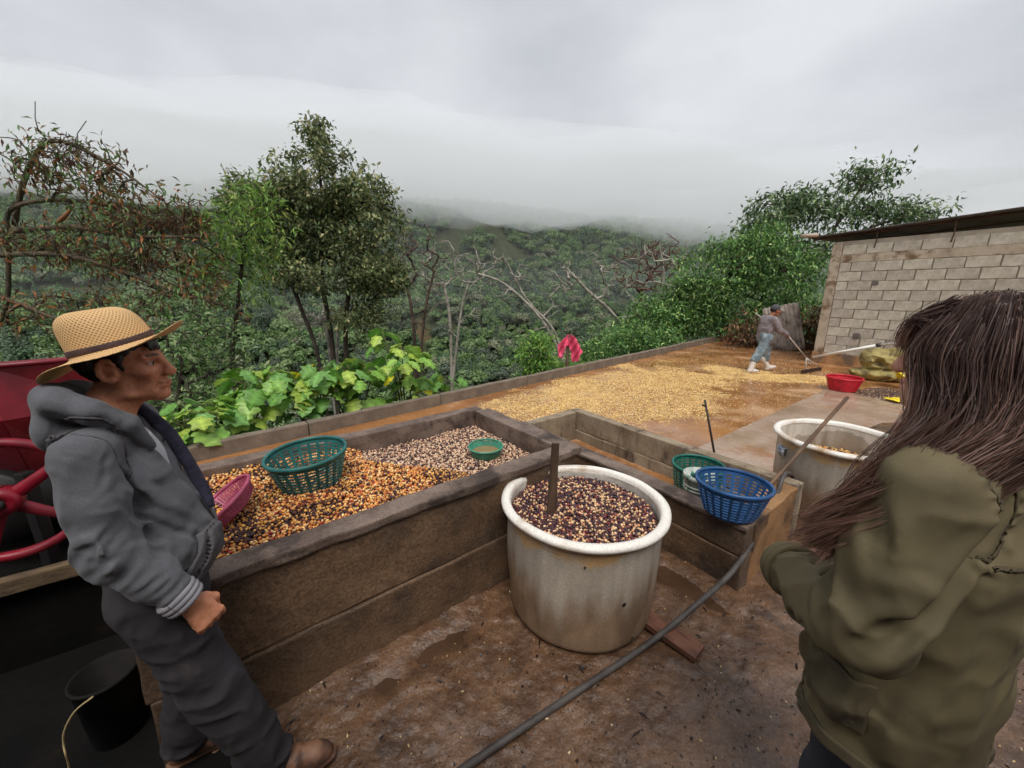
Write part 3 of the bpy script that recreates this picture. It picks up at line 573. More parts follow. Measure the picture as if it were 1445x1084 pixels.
# ================================================================= PROPS
def colmesh(o, fn):
    me = o.data; n_ = len(me.vertices); c = np.empty(n_ * 3, np.float32); me.vertices.foreach_get('co', c); setcol(me, fn(c.reshape(-1, 3)))
m_plast = mat('grimy_plastic', (1, 1, 1), attr='Col', rough=.32, rough2=.6, scale=7, bump=.12, bscale=40, bdist=.003, grain=.18)
def barrel(name, label, loc, rb, rt, h, group, seed, tilt=(0, 0)):
    o = empty(name, label, 'barrel', loc, 0, group); o.rotation_euler = (tilt[0], tilt[1], 0)
    zz = np.linspace(.0, h - .03, 46); prof = [(.02, 0), (rb * .5, 0), (rb - .03, 0)] + [(rb + (rt - rb) * (z / h) + .012 * math.sin(z / h * 3.1) - .02 * max(0, 1 - z / .04) ** 2, z + .001) for z in zz]
    inner = [(r_ - .014, z) for r_, z in prof[:2:-1] if z > .25] + [(.02, .26)]
    V, F_ = lathe(prof + [(prof[-1][0] - .007, h - .025)] + inner, 144)
    V[:, 0] *= 1 + .012 * np.sin(np.arctan2(V[:, 1], V[:, 0]) * 2 + seed)
    b = link('body', pymesh('body', V, F_, True), m_plast, o); noisy(b.data, .004, 4, seed)
    W_, G_, B_, D_ = (np.array(S(*c)) for c in ((214, 206, 194), (166, 155, 141), (142, 117, 93), (98, 76, 58)))
    def cf(p):
        a = np.arctan2(p[:, 1], p[:, 0]); q = np.stack([np.cos(a) * 1.3, np.sin(a) * 1.3, p[:, 2] * 1.2], 1)
        n1 = fbm(q, 2.2, 5, seed); n2 = fbm(q * np.array([1, 1, .25]), 7, 4, seed + 3); zr = p[:, 2] / h + .10 * n1 + .03 * n2
        st = np.clip((.70 + .16 * np.sin(a * 1.5 + 1.0) * .6 + .14 * n2 - zr) / .34, 0, 1)[:, None]; c = G_ * (1 - .25 * np.clip(n2, -1, 1)[:, None] * .6) * (1 - st) + B_ * (1 + .25 * n2[:, None]) * st
        dk = np.clip((n1 + .5 * n2 - .05) / .5, 0, 1)[:, None] * np.clip(st + .25, 0, 1); c = c * (1 - .6 * dk) + D_ * .6 * dk
        top = np.clip((zr - .885) / .02, 0, 1)[:, None] * np.clip(.85 + .5 * n2, 0, 1)[:, None]; c = c * (1 - top) + np.array(S(176, 142, 100)) * top
        ins = (np.hypot(p[:, 0], p[:, 1]) < (rb + (rt - rb) * p[:, 2] / h) - .004)[:, None] & (p[:, 2] > .3)[:, None]
        return np.clip(np.where(ins, W_ * (1 - .25 * np.clip(n2 + .2, 0, 1)[:, None]), c), .01, 1)
    colmesh(b, cf)
    ra = rt + .008; pr = [(ra - .022, h - .035), (ra - .004, h - .045), (ra + .022, h - .038), (ra + .032, h - .024), (ra + .030, h - .010), (ra + .012, h - .002), (ra - .010, h - .003), (ra - .019, h - .014), (ra - .022, h - .035)]
    V, F_ = lathe(pr, 144); V[:, 0] *= 1 + .012 * np.sin(np.arctan2(V[:, 1], V[:, 0]) * 2 + seed); rm = link('rim', pymesh('rim', V, F_, True), m_plast, o); noisy(rm.data, .004, 3, seed + 5)
    def cr(p): n_ = np.clip(fbm(p, 9, 4, seed + 8) - .1 + np.clip((h - .025 - p[:, 2]) * 22, -.2, .5), 0, 1)[:, None]; return np.array(S(232, 226, 216)) * (1 - n_) + np.array(S(170, 140, 104)) * n_
    colmesh(rm, cr); return o
m_blk = mat('black_hole', S(22, 18, 16), None, rough=.7)
B1 = np.array([.385, 1.90]); BH = .645
b1 = barrel('barrel', 'big grimy white plastic barrel brimming with wet coffee cherries', (*B1, 0), .388, .408, BH, 'plastic barrels', 2, (-.02, .015))
for a_, z_, r_ in ((-1.22, .30, .012), (-1.72, .52, .006), (-1.02, .07, .007)):
    rr = .388 + .02 * z_ / BH + .0125; V, F_ = lathe([(0.0005, .003), (r_ * .7, .0025), (r_, 0)], 10); o = link('drain_hole', pymesh('drain_hole', V, F_, True), m_blk, b1, (rr * math.cos(a_), rr * math.sin(a_), z_), (0, math.pi / 2, a_))
b2 = barrel('barrel', 'white plastic barrel nearly empty behind the hose and pole', (2.60, 2.86, 0), .375, .405, .635, 'plastic barrels', 6)
V, F_ = lathe([(.399, .45), (.4245, .45), (.4265, .52), (.402, .52)], 144); keep = [f for f in F_ if 66 < (f[0] % 144) < 72]; link('blue_mark', pymesh('blue_mark', V, keep, True), mat('blue_print', S(52, 84, 140), S(200, 200, 200), 30, .5), b2)
def disc_beans(name, c, r_, z, sp_, br, table, label, dome=.02, seed=0):
    g = np.arange(-r_, r_, sp_); gx, gy = np.meshgrid(g, g); gx = gx.ravel() + rng.normal(0, sp_ * .28, gx.size); gy = gy.ravel() + rng.normal(0, sp_ * .28, gy.size); k_ = gx ** 2 + gy ** 2 < r_ ** 2; gx, gy = gx[k_], gy[k_]
    q = P3(gx, gy); zz = z + dome * (1 - (gx ** 2 + gy ** 2) / r_ ** 2) + .004 * fbm(q, 9, 2, seed) + np.where(rng.random(len(gx)) < .2, br * .8, 0)
    V, F_ = lathe([(.001, z + dome - .006), (r_ * .5, z + dome * .75 - .006), (r_ + .012, z - .008)], 40); V[:, :2] += c
    tag(link(name + '_pulp', pymesh(name + '_pulp', V, F_, True), MATS['pulp']), 'wet pulp under the ' + label.split(' ', 1)[1], 'pulp', kind='stuff')
    tag(beans(name, P3(gx + c[0], gy + c[1], zz), br, pick(len(gx), table), m_bean), label, 'coffee cherries', kind='stuff')
disc_beans('barrel_cherries', B1, .385, BH - .075, .0125, .0080, [(6, S(62, 40, 46)), (3, S(90, 52, 54)), (3.0, S(222, 184, 140)), (1.4, S(196, 140, 98)), (.8, S(130, 50, 48))], 'dark and pale cherries filling the barrel with the paddle')
disc_beans('leftover_cherries', np.array([2.60, 2.86]), .37, .40, .0155, .0095, [(4, S(220, 180, 110)), (3, S(200, 140, 74)), (3, S(80, 50, 44))], 'yellowish cherries lying inside the nearly empty barrel', .03, 4)
m_wood = mat('dark_wet_wood', S(92, 70, 52), S(58, 42, 32), 4, .6, .85, bump=.6, bscale=30, bdist=.004, stretch=(7, 7, .7), grain=.3)
pd = empty('stirring_paddle', 'dark wooden board standing upright in the full barrel', 'paddle', (.20, 1.845, .25))
o = boxo('board', .052, .018, .74, m_wood, pd, (0, 0, 0), .25, .003, .08, .003, 5, 3); o.rotation_euler = (.0, .035, .25)
for v in o.data.vertices: v.co.x *= 1.25 - .55 * v.co.z / .74
m_plank = mat('red_brown_plank', S(120, 78, 58), S(84, 54, 42), 5, .35, .7, bump=.4, bscale=30, stretch=(2, 9, 9), grain=.25)
pk = empty('loose_plank', 'short reddish plank lying in the mud against the full barrel', 'plank', (.80, 1.66, .002)); boxo('board', .37, .105, .034, m_plank, pk, (0, 0, 0), -.86, .004, .08, .002, 6, 8)
# ---- baskets
def basket(name, label, loc, r0, r1, h, cols, rot=(0, 0, 0), seg=72, rows=9, rib=3, ell=1.0, group='plastic baskets', rimr=.010, solid=False, cat='basket', wave=0.0):
    m_ = mat(name + str(cols), S(*cols), tuple(c * .62 for c in S(*cols)), 12, .38, .55, bump=.15, bscale=60, bdist=.002, c3=tuple(c * .5 + .10 for c in S(*cols)), s3=10, t3=(.62, .75))
    o = empty(name, label, cat, loc, 0, group); o.rotation_euler = rot
    zz = []; z = .012
    hb = (h - .03) / rows
    for i in range(rows): zz += [.02 + i * hb, .02 + i * hb + hb * .46]
    zz += [h - .008]; prof = [(r0 + (r1 - r0) * (z / h) ** .85, z) for z in zz]
    V, F_ = lathe(prof, seg); keep = []
    for f in F_:
        row, c_ = f[0] // seg, f[0] % seg
        slot = (row % 2 == 1) and (c_ % rib != 0) and not solid and row < len(prof) - 2
        if not slot: keep.append(f)
    V[:, 0] *= ell
    if wave: V[:, :2] *= (1 + wave * np.sin(np.arctan2(V[:, 1], V[:, 0]) * 20))[:, None]
    l_ = link('lattice', pymesh('lattice', V, keep, False), m_, o); sm_ = l_.modifiers.new('thick', 'SOLIDIFY'); sm_.thickness = .0045; sm_.offset = 0
    V, F_ = lathe([(.002, .006), (r0 * .6, .004), (r0 - .004, .004), (r0 + .004, .010), (r0 + .003, .022), (r0 - .004, .02), (r0 * .6, .010), (.002, .012)], 48); V[:, 0] *= ell; link('bottom', pymesh('bottom', V, F_, True), m_, o)
    a_ = np.linspace(0, 2 * np.pi, 61); pth = np.stack([r1 * ell * np.cos(a_), r1 * np.sin(a_), h + 0 * a_], 1); V, F_ = tube(pth, rimr, 8, False); V = V.reshape(61, 8, 3) * 1; V = V.reshape(-1, 3); V[:, 2] = h + (V[:, 2] - h) * 1.25
    link('rim', pymesh('rim', V, F_, True), m_, o); return o
basket('basket', 'tall teal slotted plastic basket standing on the heap of cherries', (-1.185, 2.085, .632), .150, .213, .205, (40, 108, 104), (.03, -.06, .4))
basket('basket', 'blue slotted plastic basket perched on the corner of the low tank', (1.335, 2.115, .418), .135, .205, .205, (34, 84, 136), (-.03, .03, .2))
basket('basket', 'dark green basket mostly hidden behind the blue one', (1.44, 2.74, .105), .13, .185, .335, (30, 106, 92), (0, 0, .1), rows=14)
basket('basket', 'bright red woven basket standing on the wet patio', (6.355, 7.174, PZ + .002), .20, .275, .25, (206, 24, 48), (0, 0, .6), solid=True, rows=8, wave=.006, rimr=.016)
basket('bowl', 'small green plastic bowl resting on the soaked beans', (-.19, 2.60, .572), .085, .122, .085, (74, 150, 122), (.03, .0, 0), solid=True, group=None, cat='bowl', rimr=.006)
V, F_ = lathe([(.002, .045), (.10, .045)], 32); o = link('bowl_water', pymesh('bowl_water', V, F_, True), mat('bowl_water', S(140, 116, 80), None, rough=.05)); o.location = (-.19, 2.60, .572); tag(o, 'murky water standing in the small green bowl', 'water', kind='stuff')
basket('sieve', 'shallow pink plastic sieve tipped up beside the man', (-1.405, 1.735, .672), .115, .160, .075, (190, 84, 116), (.10, -.62, .35), seg=120, rows=7, rib=2, group=None, cat='sieve', rimr=.008)
o = boxo('cardboard_scrap', .10, .07, .006, mat('cardboard', S(190, 150, 96), None, rough=.9), None, (-1.60, 1.79, .672), .4, .001); tag(o, 'scrap of brown cardboard on the cherries behind the pink sieve', 'cardboard'); o.rotation_euler = (.2, -.35, .4)
# white bucket
bk = empty('bucket', 'paint-smeared white bucket behind the blue basket', 'bucket', (1.335, 2.50, .105)); bk.scale = (1, 1, 1.78)
V, F_ = lathe([(.002, .0), (.082, 0), (.088, .01), (.102, .20), (.112, .20), (.112, .215), (.098, .215), (.083, .02), (.002, .015)], 48)
link('body', pymesh('body', V, F_, True), mat('smeared_white', S(206, 206, 196), S(160, 176, 164), 14, .5, c3=S(96, 130, 116), s3=16, t3=(.56, .62)), bk)
for z_ in (.12, .155, .17): a_ = np.linspace(0, 6.2832, 49); tubeo('band', np.stack([(.0905 + z_ * .062) * np.cos(a_), (.0905 + z_ * .062) * np.sin(a_), z_ + 0 * a_], 1), .004, MATS['smeared_white'], bk, 6)
# hose, poles, sticks
m_rub = mat('dusty_rubber', S(84, 78, 74), S(56, 51, 48), 6, .5, .75, bump=.3, bscale=50, bdist=.003, grain=.2)
hp = spline([(2.35, 2.98, -.09), (2.20, 2.74, .30), (1.951, 2.52, 0.481), (1.817, 2.38, 0.414), (1.674, 2.24, 0.35), (1.489, 2.07, 0.272), (1.232, 1.86, 0.193), (0.949, 1.7, 0.107), (.712, 1.594, .016), (.42, 1.42, .012), (.241, 1.314, .012), (-.167, 1.068, .012), (-.5, .86, .012)], 8)
tag(tubeo('hose', hp, .0145, m_rub, None, 10), 'long grey rubber hose trailing from the low tank across the mud', 'hose')
m_pole = mat('pole_wood', S(116, 88, 62), S(84, 61, 43), 5, .55, bump=.3, bscale=30, stretch=(1, 1, 1), grain=.25)
pl = empty('wooden_pole', 'smooth brown wooden pole leaning out of the low tank', 'pole'); tubeo('shaft', [(1.47, 2.31, .14), (1.82, 2.45, .452), (2.44, 2.70, .99)], [.0135, .013, .0125], m_pole, pl, 12)
tubeo('worn_end', [(2.438, 2.699, .988), (2.446, 2.7025, .996)], [.0128, .010], m_wood, pl, 12)
st = empty('black_stick', 'thin black stick leaning on the back wall of the low tank', 'stick'); tubeo('shaft', [(1.97, 3.36, -.115), (1.86, 3.29, .30), (1.72, 3.30, .80)], [.011, .0105, .010], mat('black_stick', S(50, 40, 36), None, rough=.6), st, 8)
tubeo('knot', [(1.700, 3.30, .755), (1.735, 3.30, .745)], [.008, .012], MATS['black_stick'], st, 6)
m_pvc = mat('pvc', S(242, 240, 234), S(228, 222, 212), 4, .4)
pv = empty('plastic_pipe', 'long white plastic pipe propped along the foot of the block wall', 'pipe'); tubeo('tube', [(7.681, 9.7, .10), (8.184, 8.55, .567)], .032, m_pvc, pv, 14); tubeo('tube', [(8.18, 8.56, .565), (8.298, 8.0, .70), (8.35, 7.5, .78)], .026, m_pvc, pv, 12)
tubeo('joint', [(8.172, 8.578, .556), (8.20, 8.51, .585)], .044, mat('pipe_joint', S(70, 66, 62), None, rough=.5), pv, 14)
def cloth_(p, s): return (1 - np.abs(vn(p + .03 * np.stack([vn(p, 6, 1), vn(p, 6, 2), vn(p, 6, 3)], 1), s, 8))) ** 2.4
# sack, bag, yellow sheets
s_ = SDF((-.62, -.5, -.02), (.62, .5, .75), .014)
s_.ell((0, 0, .12), (.50, .36, .15), .05); s_.ell((-.02, -.02, .40), (.37, .28, .25), .06, Matrix.Rotation(.25, 3, 'Y')); s_.ell((.16, -.06, .58), (.17, .14, .12), .06); s_.ell((-.05, -.26, .37), (.12, .06, .07), .05, op='s')
def wr(p): return -.035 * (cloth_(p, 8) - .35) + .010 * np.abs(np.sin(p[:, 0] * 16 + 3.2 * vn(p, 4, 3) + p[:, 2] * 9)) + .014 * vn(p, 9, 5) + .02 * np.exp(-((p[:, 2] - .235 - .05 * p[:, 0]) / .03) ** 2)
s_.disp(wr, .06)
tag(link('sack', s_.mesh('sack', 1), mat('woven_sack', S(168, 152, 92), S(138, 124, 74), 5, .75, bump=.4, bscale=160, bdist=.003, c3=S(110, 96, 60), s3=6), None, (7.92, 8.12, PZ + .01), (0, 0, -.65)), 'slumped olive woven sack tied off beside the block wall', 'sack')
s_ = SDF((-.3, -.25, -.02), (.3, .25, .5), .014); s_.ell((0, 0, .2), (.2, .15, .22), .04); s_.ell((.05, 0, .40), (.08, .07, .08), .05); s_.disp(lambda p: .03 * np.abs(vn(p, 8, 2)) + .012 * vn(p, 22, 3), .05)
tag(link('foil_bag', s_.mesh('foil_bag', 0), mat('silver_foil', S(200, 200, 206), S(150, 150, 156), 8, .25, metal=.6), None, (8.48, 7.98, PZ), (0, 0, .3)), 'crumpled silvery bag propped behind the olive sack', 'bag')
m_yel = mat('yellow_plastic', S(240, 216, 40), S(220, 190, 30), 5, .4)
def crumple(nm, w_, l_, amp, loc, rot, m_, label, cat, seed):
    X_, Y_, F_ = grid(np.linspace(-w_ / 2, w_ / 2, 26), np.linspace(-l_ / 2, l_ / 2, 26)); p = P3(X_, Y_); z = amp * fbm(p, 5, 3, seed) - 2.0 * (X_.ravel() ** 2) * amp
    o = link(nm, pymesh(nm, P3(X_, Y_, z), F_, True), m_, None, loc, rot); md = o.modifiers.new('thick', 'SOLIDIFY'); md.thickness = .004; tag(o, label, cat); return o
crumple('yellow_wrapper', .42, .40, .10, (7.62, 7.35, .17), (1.1, .3, .5), m_yel, 'bright yellow plastic wrapper standing against the sack', 'wrapper', 3)
crumple('yellow_wrapper', .55, .22, .02, (6.75, 6.42, PZ + .05), (0, 0, .3), m_yel, 'flat yellow plastic sheet lying among the dark husks', 'wrapper', 7)
# corrugated sheet leaning behind the worker
X_, Y_, F_ = grid(np.linspace(-.48, .48, 73), np.linspace(0, 1.55, 8)); sh = link('corrugated_sheet', pymesh('corrugated_sheet', P3(X_, Y_, .022 * np.sin(X_ * 2 * np.pi / .11)), F_, True), mat('fibre_sheet', S(150, 138, 126), S(112, 100, 92), 3, .8, bump=.3, bscale=30, c3=S(90, 76, 66), s3=3), None, (8.75, 12.15, PZ), (R(68), R(-14), -.55))
sh.modifiers.new('thick', 'SOLIDIFY').thickness = .01; tag(sh, 'weathered grey corrugated sheet leaning behind the sweeping worker', 'sheet')
# pink sweater on a stub beyond the parapet
s_ = SDF((-.5, -.25, -.6), (.65, .25, .6), .012)
PG = np.array([(-.30, -.30), (-.35, .02), (-.24, .26), (.0, .45), (.14, .40), (.34, .14), (.52, -.10), (.40, -.20), (.40, -.42), (.16, -.46), (.13, -.16), (.0, .08), (-.10, .06), (-.12, -.20), (-.14, -.36)])
def poly(x, y, z):
    sg = np.ones(np.broadcast(x, z).shape); d = np.full(sg.shape, 9.0)
    for i in range(len(PG)):
        a, b = PG[i], PG[i - 1]; e = b - a; wx, wz = x - a[0], z - a[1]; t = np.clip((wx * e[0] + wz * e[1]) / (e @ e), 0, 1); d = np.minimum(d, (wx - e[0] * t) ** 2 + (wz - e[1] * t) ** 2)
        c1, c2, c3 = z >= a[1], z < b[1], e[0] * wz > e[1] * wx; fl = (c1 & c2 & c3) | (~c1 & ~c2 & ~c3); sg = np.where(fl, -sg, sg)
    d2 = sg * np.sqrt(d); fo = .05 * np.sin(x * 16 + z * 7) + .03 * np.sin(x * 31 - z * 12 + 1) - .10 * (z - .1) * (x > .02) + .05 * (x < 0); return np.maximum(d2, np.abs(y - fo) - .016)
s_.func(poly, (-.5, -.25, -.6), (.65, .25, .6), .01)
tag(link('hanging_sweater', s_.mesh('hanging_sweater', 1), mat('pink_cloth', S(226, 84, 118), S(196, 54, 90), 6, .85, bump=.3, bscale=120, bdist=.003, c3=S(232, 110, 140), s3=3.5, t3=(.55, .7)), None, (1.32, 8.93, .44), (0, .08, .15)), 'pink sweater hung on a stub just beyond the patio kerb', 'sweater').scale = (.72, .72, .72)
tag(tubeo('wooden_stub', [(1.31, 9.06, -3.3), (1.30, 9.03, -.2), (1.33, 9.02, .72)], [.05, .04, .03], m_wood, None, 8), 'bare upright stub holding up the pink sweater', 'stub')
# ---- red pulping machine on its dark stand behind the man
m_red = mat('red_paint', S(140, 24, 42), S(104, 17, 32), 5, .35, .6, bump=.1, bscale=40, c3=S(60, 20, 24), s3=3.5, t3=(.6, .75))
m_iron = mat('black_iron', S(34, 30, 29), S(20, 18, 18), 6, .6)
pm = empty('pulping_machine', 'red painted coffee pulper with hopper and spoked flywheel', 'machine', (-2.55, 1.75, .35))
hv = [(-.62, -.18, 1.00), (.26, -.10, 1.075), (.42, .42, 1.05), (-.55, .42, .98), (-.50, -.22, .80), (.30, -.14, .84), (.34, .3, .80), (-.45, .3, .74), (-.2, .0, .50), (.14, .02, .50), (.14, .2, .50), (-.2, .2, .50)]
hf = [(0, 4, 5, 1), (1, 5, 6, 2), (2, 6, 7, 3), (3, 7, 4, 0), (4, 8, 9, 5), (5, 9, 10, 6), (6, 10, 11, 7), (7, 11, 8, 4)]
h_o = link('hopper', pymesh('hopper', hv, hf), m_red, pm); md = h_o.modifiers.new('thick', 'SOLIDIFY'); md.thickness = .012; bv = h_o.modifiers.new('b', 'BEVEL'); bv.width = .008
for i in range(4): tubeo('hopper_lip', [hv[i], hv[(i + 1) % 4]], .012, m_red, h_o, 6)
tubeo('wire', [(-.62, -.235, .86), (-.2, -.20, .985), (.24, -.17, 1.0), (.33, -.16, .88)], .004, m_iron, h_o, 6)
V, F_ = lathe([(.002, -.22), (.19, -.22), (.2, -.2), (.2, .2), (.19, .22), (.002, .22)], 40); link('drum', pymesh('drum', V, F_, True), m_iron, pm, (-.05, .12, .36), (math.pi / 2, 0, .3))
fw2 = empty('flywheel', None, None, (.285, -.21, .49)); fw2.parent = pm; fw2.rotation_euler = (math.pi / 2, 0, R(36))
V, F_ = lathe([(.255, -.022), (.285, -.022), (.290, 0), (.285, .022), (.255, .022), (.250, 0), (.255, -.022)], 72); link('wheel_rim', pymesh('wheel_rim', V, F_, True), m_red, fw2)
V, F_ = lathe([(.022, -.045), (.058, -.045), (.066, 0), (.058, .045), (.022, .045), (.022, -.045)], 32); link('hub', pymesh('hub', V, F_, True), m_red, fw2)
tubeo('axle', [(0, 0, -.25), (0, 0, .07)], .02, m_iron, fw2, 10)
for k_ in range(5):
    a_ = k_ * 6.2832 / 5 + .55; pts_ = [(r_ * math.cos(a_ + .35 * (r_ - .05)), r_ * math.sin(a_ + .35 * (r_ - .05)), 0) for r_ in (.05, .12, .19, .262)]
    V, F_ = tube(spline(pts_, 4), np.linspace(.030, .019, 13), 8); V[:, 2] *= .7; link('spoke', pymesh('spoke', V, F_, True), m_red, fw2)
for x_, y_ in ((-.35, -.1), (.2, -.05), (-.35, .4), (.25, .4)): boxo('frame_leg', .05, .05, .55, m_iron, pm, (x_, y_, .0), 0, .005)
sd = empty('machine_stand', 'timber and concrete stand under the red pulper, its shade painted near-black', 'stand', (-2.3, 1.6, 0))
m_black = mat('shade_black', S(20, 17, 15), S(12, 11, 10), 4, .75, bump=.5, bscale=25, c3=S(30, 24, 19), s3=3, t3=(.6, .78), spec=.15)  # shade of the recess under the pulper put into the colour as near-black
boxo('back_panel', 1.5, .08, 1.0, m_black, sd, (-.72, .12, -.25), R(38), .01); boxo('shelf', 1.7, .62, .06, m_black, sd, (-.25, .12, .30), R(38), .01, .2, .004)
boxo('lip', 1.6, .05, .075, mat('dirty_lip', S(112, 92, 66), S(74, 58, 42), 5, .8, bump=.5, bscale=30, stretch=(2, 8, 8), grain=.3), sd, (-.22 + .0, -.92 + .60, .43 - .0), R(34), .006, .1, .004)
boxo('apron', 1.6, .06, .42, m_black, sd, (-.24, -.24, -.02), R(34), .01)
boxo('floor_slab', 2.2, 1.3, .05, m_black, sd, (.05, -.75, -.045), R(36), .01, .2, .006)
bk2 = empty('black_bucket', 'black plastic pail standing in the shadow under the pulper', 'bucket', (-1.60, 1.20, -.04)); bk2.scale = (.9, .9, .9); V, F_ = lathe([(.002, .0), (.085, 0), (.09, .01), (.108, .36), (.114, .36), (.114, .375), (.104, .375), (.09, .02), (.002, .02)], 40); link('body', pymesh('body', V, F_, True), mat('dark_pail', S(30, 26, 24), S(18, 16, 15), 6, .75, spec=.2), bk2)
tag(tubeo('pale_root', spline([(-1.327, .95, .50), (-1.40, .95, .44), (-1.455, .95, .36), (-1.475, .95, .30), (-1.465, .94, .27), (-1.485, .95, .20), (-1.52, .95, .02)], 4) + 0, .0028, mat('pale_root', S(190, 168, 120), None, rough=.8), None, 6), 'thin pale crooked root dangling in the dark under the pulper', 'root')
# ================================================================= PLANTS
m_leaf = leafmat('leaf_green', rough=.45)
def bark(nm, c1, c2): return mat('bark_' + nm, S(*c1), S(*c2), 3, .9, bump=.6, bscale=18, bdist=.02, grain=.3)
LT = np.array([(0, 0, 0), (.42, .5, .08), (.5, 0, 0), (.42, -.5, .08), (1, 0, -.14)]); LF = np.array([(0, 2, 1), (0, 3, 2), (1, 2, 4), (2, 3, 4)])
def leaf_arrays(pos, d, L_, W_, cols, r):
    n_ = len(pos); d = d / (np.linalg.norm(d, axis=1)[:, None] + 1e-9); up_ = np.array([0, 0, 1.0]) + r.normal(size=(n_, 3)) * .45
    sd_ = np.cross(up_, d); sd_ /= np.linalg.norm(sd_, axis=1)[:, None] + 1e-9; nn_ = np.cross(d, sd_)
    V = pos[:, None] + d[:, None] * (LT[None, :, 0:1] * L_[:, None, None]) + sd_[:, None] * (LT[None, :, 1:2] * W_[:, None, None]) + nn_[:, None] * (LT[None, :, 2:3] * L_[:, None, None])
    F_ = LF[None] + (np.arange(n_) * 5)[:, None, None]; return V.reshape(-1, 3), F_.reshape(-1, 3), np.repeat(cols, 5, 0)
def tree(name, label, trunks, ells, seed, bk, leaf=None, r_tip=.006, rexp=.42, rmax=.2, wig=.12, group=None, cat='tree', extra_twig=0, lift=.0):
    """trunks: polylines; ells: (centre, radii, clusters); leaf: dict(n, spread, L, ratio, cols, droop)"""
    r = np.random.default_rng(seed); nodes = []; par = []; tips = []
    for tr in trunks:
        sp_ = spline(tr, 5); prev = -1
        for q in sp_: nodes.append(q); par.append(prev); prev = len(nodes) - 1
        tips.append(prev)
    cl = []
    for c, rad, n_ in ells:
        d = r.normal(size=(n_, 3)); d /= np.linalg.norm(d, axis=1)[:, None]; cl.append(np.array(c) + d * np.array(rad) * (.25 + .75 * r.random((n_, 1)) ** .45))
    cl = np.concatenate(cl) if cl else np.zeros((0, 3)); t0 = np.array(nodes)
    cl = cl[np.argsort([np.min(np.linalg.norm(t0 - q, axis=1)) for q in cl])] if len(cl) else cl
    for q in cl:
        A = np.array(nodes); dv = q - A; dist = np.linalg.norm(dv, axis=1) + .35 * np.maximum(0, A[:, 2] - q[2]) + .02 * r.random(len(A)); i = int(np.argmin(dist)); a = A[i]; L_ = np.linalg.norm(q - a)
        k = max(2, min(5, int(L_ / .35) + 1)); prev = i; off = r.normal(size=(k - 1, 3)) * wig * L_ / k
        for j in range(1, k + 1):
            t = j / k; pt = a + (q - a) * t + np.array([0, 0, lift * L_ * math.sin(t * math.pi)])
            if j < k: pt = pt + off[j - 1]
            nodes.append(pt); par.append(prev); prev = len(nodes) - 1
        tips.append(prev)
    nodes = np.array(nodes); par = np.array(par); tp = list(tips)
    if extra_twig:
        ex = []; exp_ = []
        for i in range(len(nodes)):
            if par[i] < 0 or r.random() > extra_twig: continue
            d = nodes[i] - nodes[par[i]]; d /= np.linalg.norm(d) + 1e-9; d2 = d + r.normal(size=3) * .7; d2 /= np.linalg.norm(d2); l_ = .12 + .3 * r.random()
            ex += [nodes[i] + d2 * l_ * .5, nodes[i] + d2 * l_ + r.normal(size=3) * .08]; n0 = len(nodes) + len(ex) - 2; exp_ += [i, n0]; tp.append(n0 + 1)
        if ex: nodes = np.vstack([nodes, np.array(ex)]); par = np.concatenate([par, np.array(exp_)])
    cnt = np.zeros(len(nodes))
    for i in tp: cnt[i] += 1
    for i in range(len(nodes) - 1, -1, -1):
        if par[i] >= 0: cnt[par[i]] += cnt[i]
    rad = np.minimum(r_tip * np.maximum(cnt, 1) ** rexp, rmax)
    o = empty(name, label, cat, tuple(nodes[0]), 0, group); b0 = nodes[0]
    ii = np.where(par >= 0)[0]; A = nodes[par[ii]] - b0; B = nodes[ii] - b0; ra = np.minimum(rad[par[ii]], rad[ii] * 1.5); rb = rad[ii]; d = B - A; d /= np.linalg.norm(d, axis=1)[:, None] + 1e-9
    ref = np.where(np.abs(d[:, 2:3]) < .9, [[0, 0, 1.0]], [[1.0, 0, 0]]); u = np.cross(d, ref); u /= np.linalg.norm(u, axis=1)[:, None]; v = np.cross(d, u); n5 = 5
    an = np.arange(n5) * 2 * np.pi / n5; ring = np.cos(an)[None, :, None] * u[:, None] + np.sin(an)[None, :, None] * v[:, None]
    V = np.concatenate([A[:, None] + ring * ra[:, None, None], B[:, None] + ring * rb[:, None, None]], 1); k = np.arange(n5); Fq = np.stack([k, (k + 1) % n5, (k + 1) % n5 + n5, k + n5], 1)
    link('trunk', pymesh('trunk', V.reshape(-1, 3), (Fq[None] + (np.arange(len(ii)) * 2 * n5)[:, None, None]).reshape(-1, 4), True), bk, o)
    if leaf:
        T = nodes[np.array(tips)]; D_ = T - nodes[par[np.array(tips)]]; n_ = leaf['n']; pos = np.repeat(T, n_, 0) + r.normal(size=(len(T) * n_, 3)) * leaf['spread'] * np.array([1, 1, .75]); dd = np.repeat(D_ / (np.linalg.norm(D_, axis=1)[:, None] + 1e-9), n_, 0) * .6 + r.normal(size=pos.shape) * .8; dd[:, 2] -= leaf.get('droop', .3)
        L_ = leaf['L'] * (.6 + .7 * r.random(len(pos))); tone = np.repeat(.9 + 1.0 * r.random((len(T), 1)), n_, 0)
        ct = leaf['cols']; w_ = np.array([t[0] for t in ct], float); cols = np.array([S(*t[1]) for t in ct])[r.choice(len(ct), len(pos), p=w_ / w_.sum())] * tone * (.8 + .4 * r.random((len(pos), 1)))
        V, F_, C_ = leaf_arrays(pos - b0, dd, L_, L_ * leaf.get('ratio', .42), cols, r); me = pymesh('crown', V, F_, False); setcol(me, C_); link('crown', me, m_leaf, o)
    return o
def tz(x, y): return float(terrain_z(np.array([x]), np.array([y]))[0])
